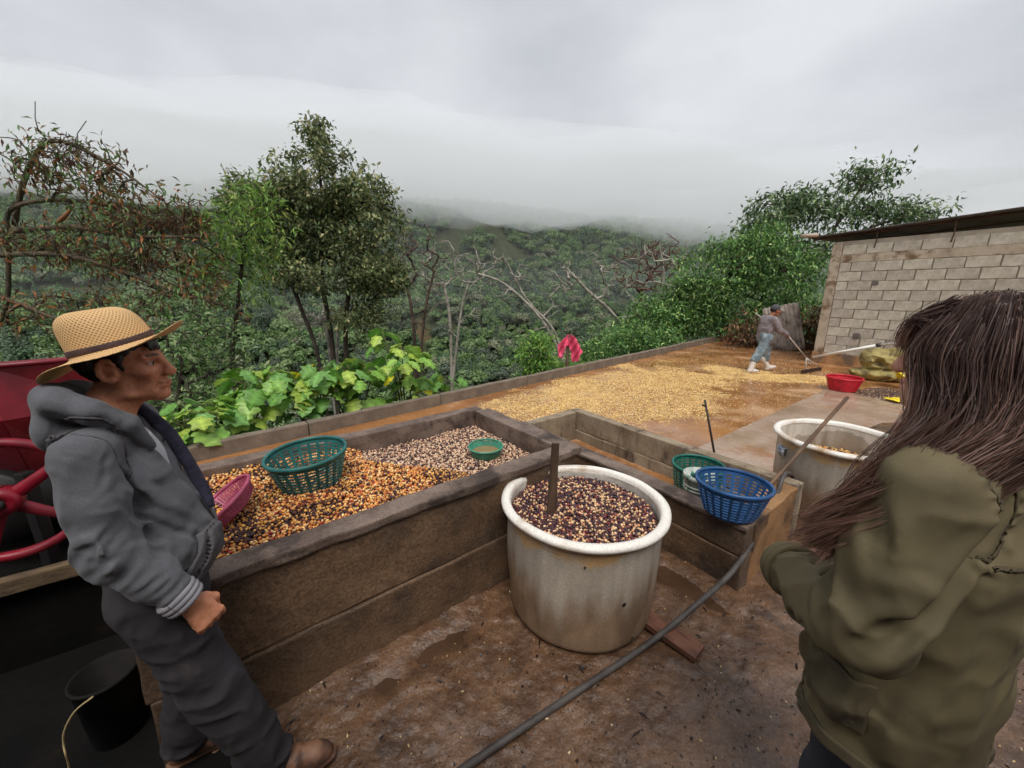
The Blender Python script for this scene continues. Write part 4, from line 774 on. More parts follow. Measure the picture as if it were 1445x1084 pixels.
b_dark = bark('dark', (74, 62, 52), (48, 40, 34)); b_brown = bark('brown', (98, 80, 66), (68, 54, 46)); b_pale = bark('pale', (172, 166, 152), (126, 118, 106)); b_moss = bark('moss', (92, 76, 58), (60, 56, 40))
# the full evergreen on the slope behind the tank
g_ol = [(4, (92, 104, 66)), (3, (70, 84, 52)), (2, (120, 124, 84)), (1.2, (146, 140, 98))]
z0 = tz(-6.1, 13)
tree('evergreen_tree', 'tall dark evergreen with full crown and several thin trunks behind the tank', [[(-6.2, 13, z0), (-6.15, 13, -2.0), (-6.1, 13, .3), (-6.2, 13, 2.2), (-5.95, 13, 4.2), (-5.85, 13, 6.2)], [(-6.0, 13.1, z0), (-5.75, 13.1, -1.0), (-5.6, 13.2, 1.0), (-5.1, 13.1, 3.0), (-4.7, 13, 4.4)], [(-6.5, 12.9, z0), (-6.5, 12.8, -.8), (-6.9, 12.8, 1.2), (-7.4, 12.9, 3.0)]],
     [((-5.9, 13, 4.9), (1.8, 1.2, 1.0), 110), ((-4.7, 13, 3.9), (1.2, 1.2, 1.3), 100), ((-7.4, 13, 3.9), (1.5, 1.2, 1.3), 110), ((-6.0, 13, 2.5), (2.4, 1.4, .9), 120), ((-4.4, 13, 2.2), (1.0, 1.0, .8), 70), ((-8.0, 13, 4.4), (.9, .8, .8), 50), ((-5.85, 13, 6.3), (.28, .28, .4), 14), ((-5.0, 13, .9), (1.1, .8, .4), 26)], 1, b_dark, dict(n=52, spread=.17, L=.15, ratio=.5, cols=g_ol, droop=.45), r_tip=.008, rmax=.16)
# small bright tree left of it
tree('willow_leaf_tree', 'bright green narrow-leaved tree reaching between the bent tree and the evergreen', [[(-7.2, 9.6, tz(-7.2, 9.6)), (-7.0, 9.4, -.6), (-6.4, 9.2, 1.5), (-5.9, 9.0, 2.8)]], [((-5.9, 9.0, 3.0), (.9, .8, .6), 46), ((-6.4, 9, 2.1), (1.0, .8, .7), 36), ((-5.5, 9, 3.6), (.5, .5, .4), 16)], 3, b_dark, dict(n=20, spread=.17, L=.20, ratio=.2, cols=[(4, (104, 136, 62)), (2, (140, 158, 76)), (2, (76, 104, 52))], droop=.5), r_tip=.006, rmax=.07)
# bent, half-dead tree hung with moss at the left edge
W = lambda x, z, y=8.0: (x, y, z)
tr = [[W(-11.6, .2), W(-10.4, 1.3), W(-9.9, 2.6), W(-9.6, 3.3), W(-8.4, 3.45, 8.2), W(-7.2, 3.1, 8.4), W(-6.2, 2.5, 8.5)], [W(-12, 3.0, 8.3), W(-10.0, 2.9, 8.2), W(-8.6, 2.95, 8), W(-7.2, 2.75, 7.8), W(-5.9, 2.75, 7.8)],
      [W(-12, 2.3, 7.8), W(-9.9, 2.4, 7.7), W(-8.2, 2.35, 7.6), W(-6.6, 1.75, 7.7), W(-5.6, 1.4, 7.9)], [W(-12, 2.2, 7.5), W(-9.8, 1.7, 7.4), W(-8.6, 1.2, 7.4), W(-7.6, .75, 7.5)], [W(-9.8, 3.0, 8.1), W(-9.3, 3.9, 8.1), W(-8.5, 4.45, 8.0), W(-7.4, 4.0, 7.9), W(-6.6, 3.4, 7.9)]]
bt = tree('bent_tree', 'bent broken tree with bare limbs, brown dead leaves and moss clumps', tr, [((-8.3, 8, 4.0), (1.2, .7, .6), 60), ((-7.2, 8, 3.2), (1.3, .7, .5), 50), ((-8.2, 7.9, 2.6), (1.9, .8, .6), 60), ((-6.8, 7.9, 2.0), (1.4, .8, .7), 50), ((-8.6, 7.6, 1.3), (1.6, .7, .5), 40)], 5, b_moss,
     dict(n=15, spread=.17, L=.15, ratio=.28, cols=[(3, (96, 84, 52)), (2.2, (140, 92, 56)), (4, (84, 108, 58)), (2, (78, 52, 40))], droop=.8), r_tip=.007, rexp=.40, rmax=.10, wig=.3, extra_twig=.5)
r_ = np.random.default_rng(77)
for i, (x_, z_, sx, sz) in enumerate([(-9.7, 2.75, .75, .28), (-7.05, 3.1, .5, .26), (-8.3, 4.25, .34, .24), (-6.3, 3.0, .4, .22), (-7.4, 2.35, .6, .24), (-8.8, 2.5, .5, .22)]):
    n_ = 420; d = r_.normal(size=(n_, 3)); d /= np.linalg.norm(d, axis=1)[:, None]; p = np.array([x_, 8.0, z_]) + d * np.array([sx, .3, sz]) * r_.random((n_, 1)) ** .5; dd = d + r_.normal(size=d.shape) * .7; dd[:, 2] -= .35
    c = np.array([S(96, 66, 48), S(70, 48, 38), S(120, 84, 56), S(88, 78, 52)])[r_.integers(0, 4, n_)] * (.7 + .6 * r_.random((n_, 1))); L_ = .13 * (.5 + r_.random(n_)); V, F_, C_ = leaf_arrays(p - np.array(bt.location), dd, L_, L_ * .14, c, r_); me = pymesh('moss_clump', V, F_); setcol(me, C_); link('moss_clump', me, m_leaf, bt)
V, F_ = tube(spline([(-8.5, 7.7, 2.98), (-8.25, 7.65, 3.1), (-7.95, 7.6, 3.3)], 4), [.02, .03, .035, .035, .03, .028, .02, .012, .004], 6); link('split_wood', pymesh('split_wood', V - np.array(bt.location), F_, True), mat('split_wood', S(168, 112, 68), S(120, 76, 46), 8, .8, stretch=(1, 6, 6)), bt)
# bare trees
for i, (x_, y_, h_, lab) in enumerate([(-4.6, 17.5, 4.3, 'bare dark tree with upright twigs close beside the evergreen'), (-3.1, 18.5, 4.0, 'bare grey tree with forked upright limbs beside the twisted pale tree'), (-7.8, 16.0, .9, 'bare pale sapling under the evergreen crown')]):
    zb = tz(x_, y_); tree('bare_tree', lab, [[(x_, y_, zb), (x_ + .1, y_, zb * .5), (x_ + .15, y_, .3), (x_ - .1, y_, h_ * .55)], [(x_ + .15, y_, zb * .4), (x_ + .7, y_, .8), (x_ + 1.2, y_, h_ * .6)]], [((x_ - .3, y_, h_ * .72), (1.0, .8, h_ * .33), 46), ((x_ + 1.0, y_, h_ * .70), (.9, .8, h_ * .33), 42), ((x_ + .3, y_, .6), (1.3, .9, .8), 24)], 30 + i, [b_brown, b_pale, b_pale][i], None, r_tip=.012, rexp=.38, rmax=.11, wig=.14, extra_twig=.5, group='bare trees')
zb = tz(2.3, 16)
tree('twisted_tree', 'twisted leafless tree with pale crooked branches spreading over the valley', [[(2.45, 16, zb), (2.4, 16, -2.2), (2.1, 16, -1.0), (1.2, 16, .6), (-.3, 16, 2.0), (-1.7, 16, 2.5)], [(2.3, 16, -1.4), (1.7, 16.2, .2), (.6, 16.3, 1.4), (-.4, 16.2, 3.2)], [(2.45, 16, zb), (4.6, 16.5, -2.2), (5.0, 16.4, -.4), (4.2, 16.2, .8), (3.0, 16, 1.8), (2.2, 16, 2.6)], [(4.4, 16.3, .6), (6.2, 16.3, .9), (7.6, 16.3, 1.5), (8.6, 16.3, 3.2)], [(6.0, 16.3, .85), (6.2, 16.3, 2.2), (5.9, 16.3, 3.6)]],
     [((-.6, 16, 2.3), (1.6, .8, 1.0), 34), ((1.4, 16, 1.8), (1.6, .8, 1.2), 30), ((3.2, 16, 2.2), (1.7, .8, 1.2), 34), ((6.2, 16.2, 2.4), (2.2, .8, 1.5), 46), ((8.4, 16.2, 2.4), (1.0, .7, 1.1), 22), ((1.5, 16, -.4), (1.2, .6, .7), 14)], 9, b_pale, None, r_tip=.013, rexp=.40, rmax=.12, wig=.36, extra_twig=.25)
tree('bare_tree', 'reddish leafless thicket tree against the mist beside the leafy shrub tree', [[(6.6, 20, tz(6.6, 20)), (6.6, 20, -1), (6.5, 20, 1.2)]], [((6.5, 20, 2.8), (1.7, .8, 1.3), 120), ((7.6, 20, 3.4), (1.2, .8, 1.0), 60)], 41, bark('red', (112, 78, 66), (82, 58, 50)), None, r_tip=.013, rexp=.3, rmax=.09, wig=.12, extra_twig=.6, group='bare trees')
# leafy masses on the right behind the patio
g_rt = [(4, (84, 118, 60)), (3, (66, 98, 54)), (2, (112, 142, 78)), (.8, (148, 168, 104))]
lf = dict(n=46, spread=.24, L=.17, ratio=.4, cols=g_rt, droop=.5)
tree('shrub_tree', 'broad dense green tree behind the sweeping worker', [[(8.3, 15.4, -2.5), (8.3, 15.3, .2), (8.2, 15.2, 2.0), (8.4, 15, 3.2)], [(8.6, 15.4, -2), (9.4, 15.2, .8), (10.0, 15, 2.6)]], [((7.6, 15, 2.3), (1.3, 1.0, 1.3), 80), ((9.3, 15, 2.9), (1.4, 1.0, 1.1), 85), ((8.6, 14.8, 1.1), (1.7, .9, 1.0), 75), ((10.6, 15, 2.0), (1.1, 1, 1.3), 60), ((10.4, 14.6, .6), (1.2, .7, .9), 40)], 12, b_dark, lf, r_tip=.008, rmax=.12, group='leafy trees beyond the patio')
tree('shrub_tree', 'lower rounded green tree beyond the kerb, beside the twisted pale tree', [[(5.6, 14.9, -3), (5.6, 14.8, -.5), (5.8, 14.7, .8)]], [((5.6, 14.8, .5), (1.3, .9, 1.0), 80), ((6.6, 14.8, 1.2), (1.0, .9, 1.1), 70), ((4.3, 14.9, -.1), (1.1, .8, .7), 55)], 13, b_dark, lf, r_tip=.008, rmax=.1, group='leafy trees beyond the patio')
lf2 = dict(n=26, spread=.26, L=.24, ratio=.36, cols=[(4, (78, 100, 62)), (3, (60, 80, 52)), (2, (112, 128, 88)), (1, (150, 160, 124))], droop=.6)
tree('open_crown_tree', 'taller open-crowned tree with layered leaf sprays above the shed roof', [[(12.2, 17.5, -3), (12.1, 17.4, 1), (11.8, 17.2, 3.6), (11.2, 17, 5.0)], [(12.3, 17.5, 1), (13.2, 17.2, 3.6), (14.3, 17, 6.2)], [(12.5, 17.4, 2), (14.4, 17.2, 4.0), (16.8, 17, 4.9)]],
     [((11.0, 17, 5.0), (1.3, 1, .75), 46), ((12.6, 17, 5.0), (1.2, 1, .8), 42), ((14.3, 17, 6.2), (.9, .8, .6), 28), ((15.0, 17, 4.9), (1.3, 1, .6), 36), ((16.8, 17, 4.8), (1.2, .8, .4), 26), ((10.2, 16.6, 4.2), (.9, .8, .7), 34), ((12.6, 16.6, 3.4), (1.8, .8, .7), 50)], 15, b_brown, lf2, r_tip=.010, rmax=.12, wig=.1, group='leafy trees beyond the patio')
tree('feathery_bush', 'light green feathery bush growing beyond the kerb next to the pink sweater', [[(.75, 10.2, -4.2), (.7, 10.1, -1.2), (.75, 10, -.1)]], [((.65, 10, .1), (.55, .5, .55), 60), ((.95, 10, -.5), (.6, .5, .5), 45), ((1.7, 10.2, -.45), (.6, .5, .45), 40)], 17, b_dark, dict(n=34, spread=.12, L=.13, ratio=.3, cols=[(4, (96, 132, 58)), (2, (70, 104, 48)), (2, (128, 150, 66))], droop=.3), r_tip=.005, rmax=.05, cat='bush', group='bushes beyond the kerb')
for i, (x_, y_, z_, lab) in enumerate([(3.0, 12.6, -.2, 'low green bush beyond the kerb past the pink sweater'), (4.3, 13.0, .2, 'low dark green bush beyond the kerb under the rounded tree')]):
    tree('kerb_bush', lab, [[(x_, y_, z_ - 3), (x_, y_, z_ - .8)]], [((x_, y_, z_ - .2), (.95, .6, .6), 70), ((x_ + .8, y_ + .5, z_ - .1), (.7, .6, .5), 40)], 60 + i, b_dark, dict(n=34, spread=.16, L=.14, ratio=.4, cols=g_rt, droop=.4), r_tip=.006, rmax=.05, cat='bush', group='bushes beyond the kerb')
tree('shrub', 'scraggly small-leaved shrub behind the straw hat', [[(-5.9, 6.3, tz(-5.9, 6.3)), (-5.7, 6.2, -.6), (-5.3, 6.1, .6)], [(-6.0, 6.3, -2), (-6.6, 6.4, .5)]], [((-5.0, 6.2, .9), (.8, .6, .6), 50), ((-5.9, 6.2, .4), (1.0, .7, .8), 55), ((-4.6, 6.1, .2), (.7, .5, .5), 36)], 19, b_dark, dict(n=18, spread=.15, L=.11, ratio=.36, cols=[(4, (84, 110, 60)), (2, (60, 84, 46)), (2, (128, 140, 96))], droop=.2), r_tip=.005, rmax=.05, cat='bush', wig=.25, extra_twig=.4)
tree('shrub', 'leafy green shrub crowding behind the man and the machine', [[(-6.6, 4.6, -2.5), (-6.3, 4.6, -.5)]], [((-6.2, 4.7, .0), (1.2, .6, .6), 60), ((-4.7, 4.7, -.25), (.8, .5, .45), 50)], 20, b_dark, dict(n=26, spread=.15, L=.13, ratio=.4, cols=[(4, (92, 124, 56)), (2, (66, 92, 46))], droop=.3), r_tip=.005, rmax=.05, cat='bush')
# dry brush heap
tree('brush_heap', 'heap of dry brown cut branches and dead leaves behind the worker', [[(8.2, 13.2, -.3), (8.0, 13.1, .5), (7.6, 13.0, 1.1)], [(9.6, 12.9, -.3), (9.9, 12.8, .6), (10.3, 12.7, 1.2)], [(8.9, 13.2, -.2), (9.3, 13.2, .9)]], [((8.0, 13.1, .4), (.8, .4, .5), 60), ((9.9, 12.8, .6), (.7, .4, .7), 70), ((8.9, 13.3, .5), (.6, .3, .5), 40)], 23, b_brown, dict(n=12, spread=.13, L=.15, ratio=.4, cols=[(4, (110, 82, 56)), (3, (80, 58, 42)), (1, (150, 120, 80)), (.6, (84, 104, 52))], droop=.7), r_tip=.008, rexp=.3, rmax=.03, cat='brush', wig=.3, extra_twig=.5)
# ---- big-leaved plants along the kerb: every leaf its own piece
m_big = leafmat('big_leaf', rough=.42)
def big_leaf_mesh(seed, col):
    r = np.random.default_rng(seed); n_ = 11; t = np.linspace(0, 1, n_); wd = .50 * np.sin(np.pi * np.clip(t * .95 + .05, 0, 1)) ** .6 * (1 - .45 * t ** 2) * (1 + .22 * np.cos(t * 19 + seed * .3) * (t > .15)); V = []; C = []
    for i in range(n_):
        x = t[i] - .10; z = -.30 * t[i] ** 2 + .03 * r.normal()
        for s_, lift_ in ((-1, .05), (-.5, .055), (0, 0), (.5, .055), (1, .05)):
            bx = x - (abs(s_) ** 2) * .10 * (1 - t[i]) + (.02 * r.normal() if s_ else 0); V.append((bx, s_ * wd[i], z + lift_ * (1 if abs(s_) == .5 else -.6) * (.4 + wd[i]) + .018 * r.normal() * abs(s_)))
            C.append(np.array(col) * (1.45 if s_ == 0 else (1.12 if i % 2 else .82)) * (.9 + .2 * r.random()))
    F_ = [(i * 5 + j, i * 5 + j + 1, (i + 1) * 5 + j + 1, (i + 1) * 5 + j) for i in range(n_ - 1) for j in range(4)]
    me = pymesh('leaf', V, F_, True); setcol(me, np.clip(np.array(C), 0, 1)); me.materials.append(m_big); return me
gl = [S(128, 172, 74), S(104, 152, 66), S(150, 188, 92), S(118, 164, 88), S(166, 190, 84)]; BLM = [big_leaf_mesh(100 + i, gl[i % 5]) for i in range(10)]; BLY = big_leaf_mesh(140, S(214, 204, 48))
m_stem = mat('green_stem', S(96, 100, 56), S(74, 66, 44), 6, .7)
def big_plant(s0, u0, top, spread, nl, seed, label, nstem=4):
    r = np.random.default_rng(seed); b = xy(s0, -u0); base = np.array([b[0], b[1], PZ - .75]); o = empty('broad_leaved_plant', label, 'plant', tuple(base), 0, 'broad-leaved plants along the kerb'); mb = MB()
    stems = []
    for i in range(nstem):
        a = r.random() * 6.283; q = spread * (.35 + .65 * r.random()); tp_ = np.array([q * math.cos(a), q * math.sin(a), (top - base[2]) * (.75 + .25 * r.random())]); path = spline([(0, 0, 0), tp_ * np.array([.3, .3, .45]), tp_ * np.array([.7, .7, .8]), tp_], 5); stems.append(path); mb.add(tube(path, np.linspace(.016, .006, len(path)), 6))
    for i in range(nl):
        pth = stems[i % nstem]; p = pth[int((.35 + .65 * r.random() ** .7) * (len(pth) - 1))]; a = r.random() * 6.283; l_ = .12 + .16 * r.random(); e = p + np.array([l_ * math.cos(a), l_ * math.sin(a), .03 + .07 * r.random()])
        mb.add(tube([p, (p + e) / 2 + np.array([0, 0, .02]), e], .0045, 4, False)); me = BLY if (r.random() < .03) else BLM[r.integers(0, 10)]
        lo = link('leaf', me, None, o, tuple(e)); sz = .18 + .13 * r.random(); lo.scale = (sz, sz * (.9 + .25 * r.random()), sz); lo.rotation_euler = (r.normal() * .3, .25 + .4 * r.random(), a + r.normal() * .4)
    mb.obj('stem', m_stem, o); return o
big_plant(-1.45, .55, .52, .55, 54, 1, 'broad-leaved plant sprawling lowest beside the man\'s shoulder')
big_plant(-.75, .75, .72, .55, 76, 2, 'broad-leaved plant rising over the tank behind the teal basket')
big_plant(.05, .6, .76, .50, 76, 3, 'broad-leaved plant with drooping leaves in the middle of the kerb row')
big_plant(.75, .7, .70, .45, 60, 4, 'broad-leaved plant crowding under the tallest one')
big_plant(1.55, .55, 1.14, .36, 66, 5, 'tallest broad-leaved plant with pale yellow-green leaves above the kerb', 5)
big_plant(2.25, .5, .28, .35, 24, 6, 'small broad-leaved plant just past the tallest one along the kerb')
# ================================================================= PEOPLE
def nrm(v): v = np.asarray(v, float); return v / (np.linalg.norm(v) + 1e-12)
def ridge(p, st, s, seed): return (1 - np.abs(vn(p * np.array(st), s, seed))) ** 3
def cloth(p, s, st, seed, sharp=2.0):
    w3 = np.stack([vn(p, s * .6, seed + 1), vn(p, s * .6, seed + 2), vn(p, s * .6, seed + 3)], 1)
    return (1 - np.abs(vn(p * np.array(st) + w3 * (.30 / s), s, seed))) ** sharp
def vcol(me, fn):
    n_ = len(me.vertices); c = np.empty(n_ * 3, np.float32); me.vertices.foreach_get('co', c); setcol(me, np.clip(fn(c.reshape(-1, 3).astype(float)), 0, 1))
m_skin = mat('skin', (1, 1, 1), attr='Col', c2=(.80, .72, .66), scale=55, rough=.56, spec=.3, sss=.08, bump=.35, bscale=190, bdist=.002, crease=(.30, 48, .004))
def head_sdf(s, T, female=False, hats=False):
    """adds a head to field s; T maps head coordinates (x forward, y left, z up, centre between the ears) to the field"""
    hs = T.to_scale()[0]; M = np.array(T.to_3x3()); t = np.array(T.translation); q = lambda *a: M @ np.array(a, float) + t; R3 = Matrix((M / hs).tolist()); k = .016
    e = lambda c, r, kk=k, op='u', rot=None: s.ell(q(*c), np.array(r) * hs, kk, R3 if rot is None else Matrix((R3 @ rot).to_3x3()), op)
    e((-.018, 0, .035), (.098, .076, .092), .02); e((.030, 0, -.02), (.066, .063, .082), .03)
    jw = .90 if female else 1.0
    e((.040, 0, -.078), (.050, .050 * jw, .034), .03); e((.074, 0, -.103), (.020, .024, .016), .022)
    for y in (-1, 1):
        e((.058, y * .043, -.020), (.026, .024, .019), .022); e((.010, y * .058, -.066), (.030, .012, .030), .025)
        s.cone(q(.086, y * .014, .028), q(.072, y * .050, .030), .0095, .008, .014)          # brow
        e((.088, y * .033, .008), (.014, .018, .010), .012, 's'); e((.0755, y * .0325, .007), (.0125, .0145, .0115), .004)   # socket, eyeball
        s.cone(q(.0845, y * .018, .0150), q(.077, y * .047, .0135), .0036, .0032, .004); s.cone(q(.084, y * .02, -.0015), q(.078, y * .045, -.0005), .0028, .0026, .005)   # lids
        e((.106, y * .0125, -.031), (.011, .0085, .0085), .008)                                 # nostril wing
        s.cone(q(.100, y * .021, -.040), q(.080, y * .036, -.072), .0030, .0028, .010, None, 's')    # cheek fold
        rt = Matrix.Rotation(-.25, 3, 'Y'); e((-.008, y * .075, -.004), (.018, .006, .030), .008, 'u', rt)
        an_ = np.linspace(-1.0, 3.7, 9); s.chain([q(-.006 - .0195 * math.sin(a_), y * (.083 + .005 * math.sin(a_)), .0 + .031 * math.cos(a_)) for a_ in an_], [.0052] * 9, .006); e((.0, y * .083, -.030), (.0085, .0055, .0105), .006); s.cone(q(.010, y * .080, -.004), q(.008, y * .080, -.016), .0045, .004, .006)
    s.cone(q(.093, 0, .024), q(.113, 0, -.023), .0085, .0115, .012); e((.112, 0, -.027), (.0135, .0130, .0110), .009)
    if not female:
        for y in (-1, 1): e((.052, y * .066, -.055), (.030, .012, .026), .02, 's')
    e((.0935, 0, -.058), (.009, .027, .0062), .010); e((.0915, 0, -.0700), (.0095, .024, .0068), .010); s.chain([q(.086, -.030, -.0625), q(.1045, 0, -.0642), q(.086, .030, -.0625)], [.0016, .0018, .0016], .004) if False else [s.cone(q(.088, y * .030, -.0625), q(.1045, 0, -.0642), .0016, .0017, .004, None, 's') for y in (-1, 1)]
    s.cone(q(.103, 0, -.0825), q(.103, 0, -.0825), .006, .006, .012, None, 's')
    return q
def skin_cols(Ti, base, lips, dark, brow, seed=0, stubble=0.0):
    b, l_, dk, br = (np.array(S(*c)) for c in (base, lips, dark, brow)); Mi = np.array(Ti.to_3x3()); ti = np.array(Ti.translation)
    def fn(p):
        h = p @ Mi.T + ti; n_ = fbm(p, 30, 3, seed)[:, None]; c = b * (1 + .10 * n_); ay = np.abs(h[:, 1])
        def g(cx, cy, cz, r): return np.exp(-(((h[:, 0] - cx) ** 2 + (ay - cy) ** 2 + (h[:, 2] - cz) ** 2) / r ** 2))[:, None]
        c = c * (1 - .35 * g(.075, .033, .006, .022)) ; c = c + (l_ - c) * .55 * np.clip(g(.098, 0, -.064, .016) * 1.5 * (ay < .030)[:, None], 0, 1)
        c = c + (np.array(S(196, 104, 80)) - c) * .35 * (g(.066, .045, -.03, .026) + g(.122, 0, -.025, .016))
        bz = (np.abs(h[:, 2] - .034 + .10 * (ay - .03) ** 2 / .03) < .0048) & (ay > .012) & (ay < .052) & (h[:, 0] > .06); c[bz] = c[bz] * .2 + br * .8
        ed = np.sqrt((h[:, 0] - .0735) ** 2 + (ay - .0325) ** 2 + (h[:, 2] - .007) ** 2); eye = (ed < .0150) & (np.abs(h[:, 2] - .0065) < .0056) & (h[:, 0] > .074) & (np.abs(ay - .0325) < .0125); c[eye] = S(166, 150, 140)
        iris = eye & (np.abs(ay - .0300) < .0062); c[iris] = S(28, 18, 14)
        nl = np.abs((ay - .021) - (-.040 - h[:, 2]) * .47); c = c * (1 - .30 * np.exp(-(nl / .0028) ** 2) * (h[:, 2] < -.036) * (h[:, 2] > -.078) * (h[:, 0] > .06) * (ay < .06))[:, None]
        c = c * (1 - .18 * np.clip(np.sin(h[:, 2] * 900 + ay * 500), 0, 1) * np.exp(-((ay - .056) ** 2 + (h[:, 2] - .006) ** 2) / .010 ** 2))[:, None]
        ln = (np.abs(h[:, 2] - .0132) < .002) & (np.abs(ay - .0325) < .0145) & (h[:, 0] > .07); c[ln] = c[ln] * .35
        return c
    return fn
def hand(s, w, d, n, side, curl=1.0, sc_=1.0, thumb=1):
    """fist: w wrist, d along the forearm, n out of the back of the hand, side -> thumb direction"""
    w = np.array(w, float); d = nrm(d); n = nrm(n - d * (np.dot(n, d))); t = nrm(side - d * np.dot(side, d) - n * np.dot(side, n)) * thumb; P = lambda a, b, c: w + (d * a + n * b + t * c) * sc_
    for c in (-.027, -.010, .010, .026): s.cone(P(.012, .0, c * .75), P(.078, .004, c), .017 * sc_, .0135 * sc_, .014)
    for i, (c, l_) in enumerate(((-.032, .82), (-.011, .95), (.011, 1.0), (.032, .93))):
        k0 = P(.080, .005, c); k1 = P(.080 + .034 * l_ * (1 - .35 * curl), -.022 * curl, c * 1.02); k2 = P(.080 + .014 * l_ - .012 * curl + .03 * (1 - curl), -.046 * curl, c * .98); k3 = P(.062 - .01 * curl + .05 * (1 - curl), -.040 * curl - .008, c * .94)
        s.chain([k0, k1, k2, k3], [.0115 * sc_, .0105 * sc_, .0095 * sc_, .0085 * sc_], .005)
    s.chain([P(.018, -.008, .030), P(.048, -.020, .046), P(.078, -.034, .036), P(.090, -.040, .020)], [.016 * sc_, .0135 * sc_, .011 * sc_, .009 * sc_], .008)

# ------------------------------------------------------------- the man by the tank
MO = Vector((-1.185, 1.02, 0)); MPH = R(26)
man = empty('person', 'man in straw hat, grey zip hoodie and dark trousers standing at the tank', 'person', MO, MPH)
HT = Matrix.Translation((.082, .072, 1.532)) @ Matrix.Rotation(R(-8), 4, 'Z') @ Matrix.Rotation(R(-2), 4, 'Y') @ Matrix.Scale(.92, 4)
RSH, REL, RWR = np.array([.020, -.120, 1.330]), np.array([.048, -.175, 1.080]), np.array([.180, -.175, .872])
LSH, LEL, LWR = np.array([.020, .220, 1.330]), np.array([.02, .30, 1.07]), np.array([.07, .31, .89])
s_ = SDF((-.22, -.36, .74), (.36, .38, 1.69), .0031)
q = head_sdf(s_, HT)
s_.cone(q(-.022, 0, -.05), (.000, .05, 1.39), .046, .054, .022); s_.cone(q(.0, 0, -.08), (.030, .05, 1.38), .030, .040, .03)
for y in (-1, 1): s_.cone(q(-.02, y * .045, -.06), (.055, .05 + y * .02, 1.375), .010, .010, .010)
s_.ell((.02, .05, 1.24), (.07, .12, .15), .05); s_.chain([RSH, REL, RWR], [.034, .030, .026], .02); s_.chain([LSH, LEL, LWR], [.034, .030, .026], .02)
hand(s_, RWR + np.array([.01, 0, -.012]), nrm(np.array([.40, .04, -.91])), np.array([.55, -.80, .25]), np.array([.75, .3, .35]), .82, .95)
hand(s_, LWR, nrm(LWR - LEL), np.array([0, .4, .9]), np.array([.3, -.9, .2]), .6)
me = s_.mesh('body', 1); bo = link('body', me, m_skin, man); vcol(me, skin_cols(HT.inverted(), (206, 142, 110), (170, 98, 86), (90, 50, 36), (30, 22, 20), 3))
# short black hair under the hat
s_ = SDF((-.08, -.08, 1.42), (.22, .20, 1.69), .0045); M3 = HT.to_3x3().normalized(); qh = lambda *a: np.array(HT @ Vector(a))
s_.ell(qh(-.024, 0, .038), (.093, .078, .086), .01, M3); s_.ell(qh(.085, 0, -.075), (.078, .2, .122), .008, M3, 's'); s_.ell(qh(-.02, 0, -.13), (.2, .2, .070), .01, M3, 's')
for y in (-1, 1): s_.ell(qh(.0, y * .09, -.02), (.030, .03, .042), .006, M3, 's'); s_.cone(qh(.022, y * .072, .03), qh(.024, y * .071, -.006), .007, .004, .008)
for y in (-.03, -.015, 0, .012): s_.cone(qh(.074, y, .082), qh(.092, y * 1.1 - .004, .052), .009, .005, .006)
s_.disp(lambda p: .003 * vn(p * np.array([1, 1, .5]), 120, 3), .02)
link('hair', s_.mesh('hair', 0), mat('black_hair', S(26, 22, 20), S(14, 12, 12), 30, .5), man)
# hoodie
s_ = SDF((-.30, -.36, .76), (.38, .40, 1.53), .0047)
fl = ((0, 1, 0), 1.40); CY = .045
s_.chain([(.085, .02, .895), (.100, .03, .97), (.070, .04, 1.08), (.040, CY, 1.20), (.020, CY + .005, 1.31)], [.108, .118, .114, .106, .080], .022, fl)
s_.cone(RSH + np.array([.0, .05, .0]), LSH - np.array([.0, .05, .0]), .062, .062, .03)
for A_, B_, C_ in ((RSH, REL, RWR), (LSH, LEL, LWR)):
    s_.chain([A_, A_ * .5 + B_ * .5, B_], [.061, .058, .054], .018); s_.chain([B_, B_ * .45 + C_ * .55, C_ - nrm(C_ - B_) * .03], [.056, .052, .046], .02)
hb = [(.118, .002, 1.30), (.092, -.034, 1.385), (.036, -.060, 1.435), (-.030, -.045, 1.468), (-.070, .03, 1.462), (-.060, .12, 1.455), (-.01, .165, 1.43), (.05, .155, 1.37), (.11, .11, 1.29)]
s_.chain(hb, [.014, .026, .033, .037, .040, .038, .034, .028, .014], .012); s_.ell((-.065, .035, 1.385), (.042, .11, .075), .03)
s_.cone((.045, .06, 1.55), (.06, .05, 1.33), .060, .045, .015, None, 's')
s_.cone((.115, .05, 1.33), (.190, .045, 1.12), .026, .010, .015, None, 's')
s_.func(lambda x, y, z: (.850 + 0 * x + .010 * np.sin(y * 8) - z), (-.30, -.15, .76), (.38, .24, .90), .004, 'i')
MCR = [((.045, -.11, 1.28), (.12, -.055, 1.10), .011, .012), ((.05, -.125, 1.22), (.19, -.05, 1.02), .010, .014), ((.06, -.125, 1.15), (.20, -.06, .97), .009, .014), ((.03, -.13, 1.10), (.14, -.11, .93), .009, .015), ((-.10, -.10, 1.29), (-.06, -.08, 1.03), .008, .016), ((.05, -.15, 1.31), (.075, -.165, 1.16), .007, .012),
       ((.075, -.20, 1.14), (-.02, -.235, 1.07), .009, .010), ((.085, -.215, 1.105), (.00, -.245, 1.03), .009, .010), ((.105, -.215, 1.065), (.04, -.24, 1.0), .007, .009), ((.16, -.215, .985), (.10, -.225, .955), .006, .008), ((.175, -.21, .96), (.12, -.22, .925), .006, .008), ((-.03, -.17, 1.30), (-.055, -.215, 1.18), .007, .015), ((.19, -.05, .93), (.10, -.12, .90), .007, .010), ((.20, -.03, .905), (.11, -.12, .875), .007, .009)]
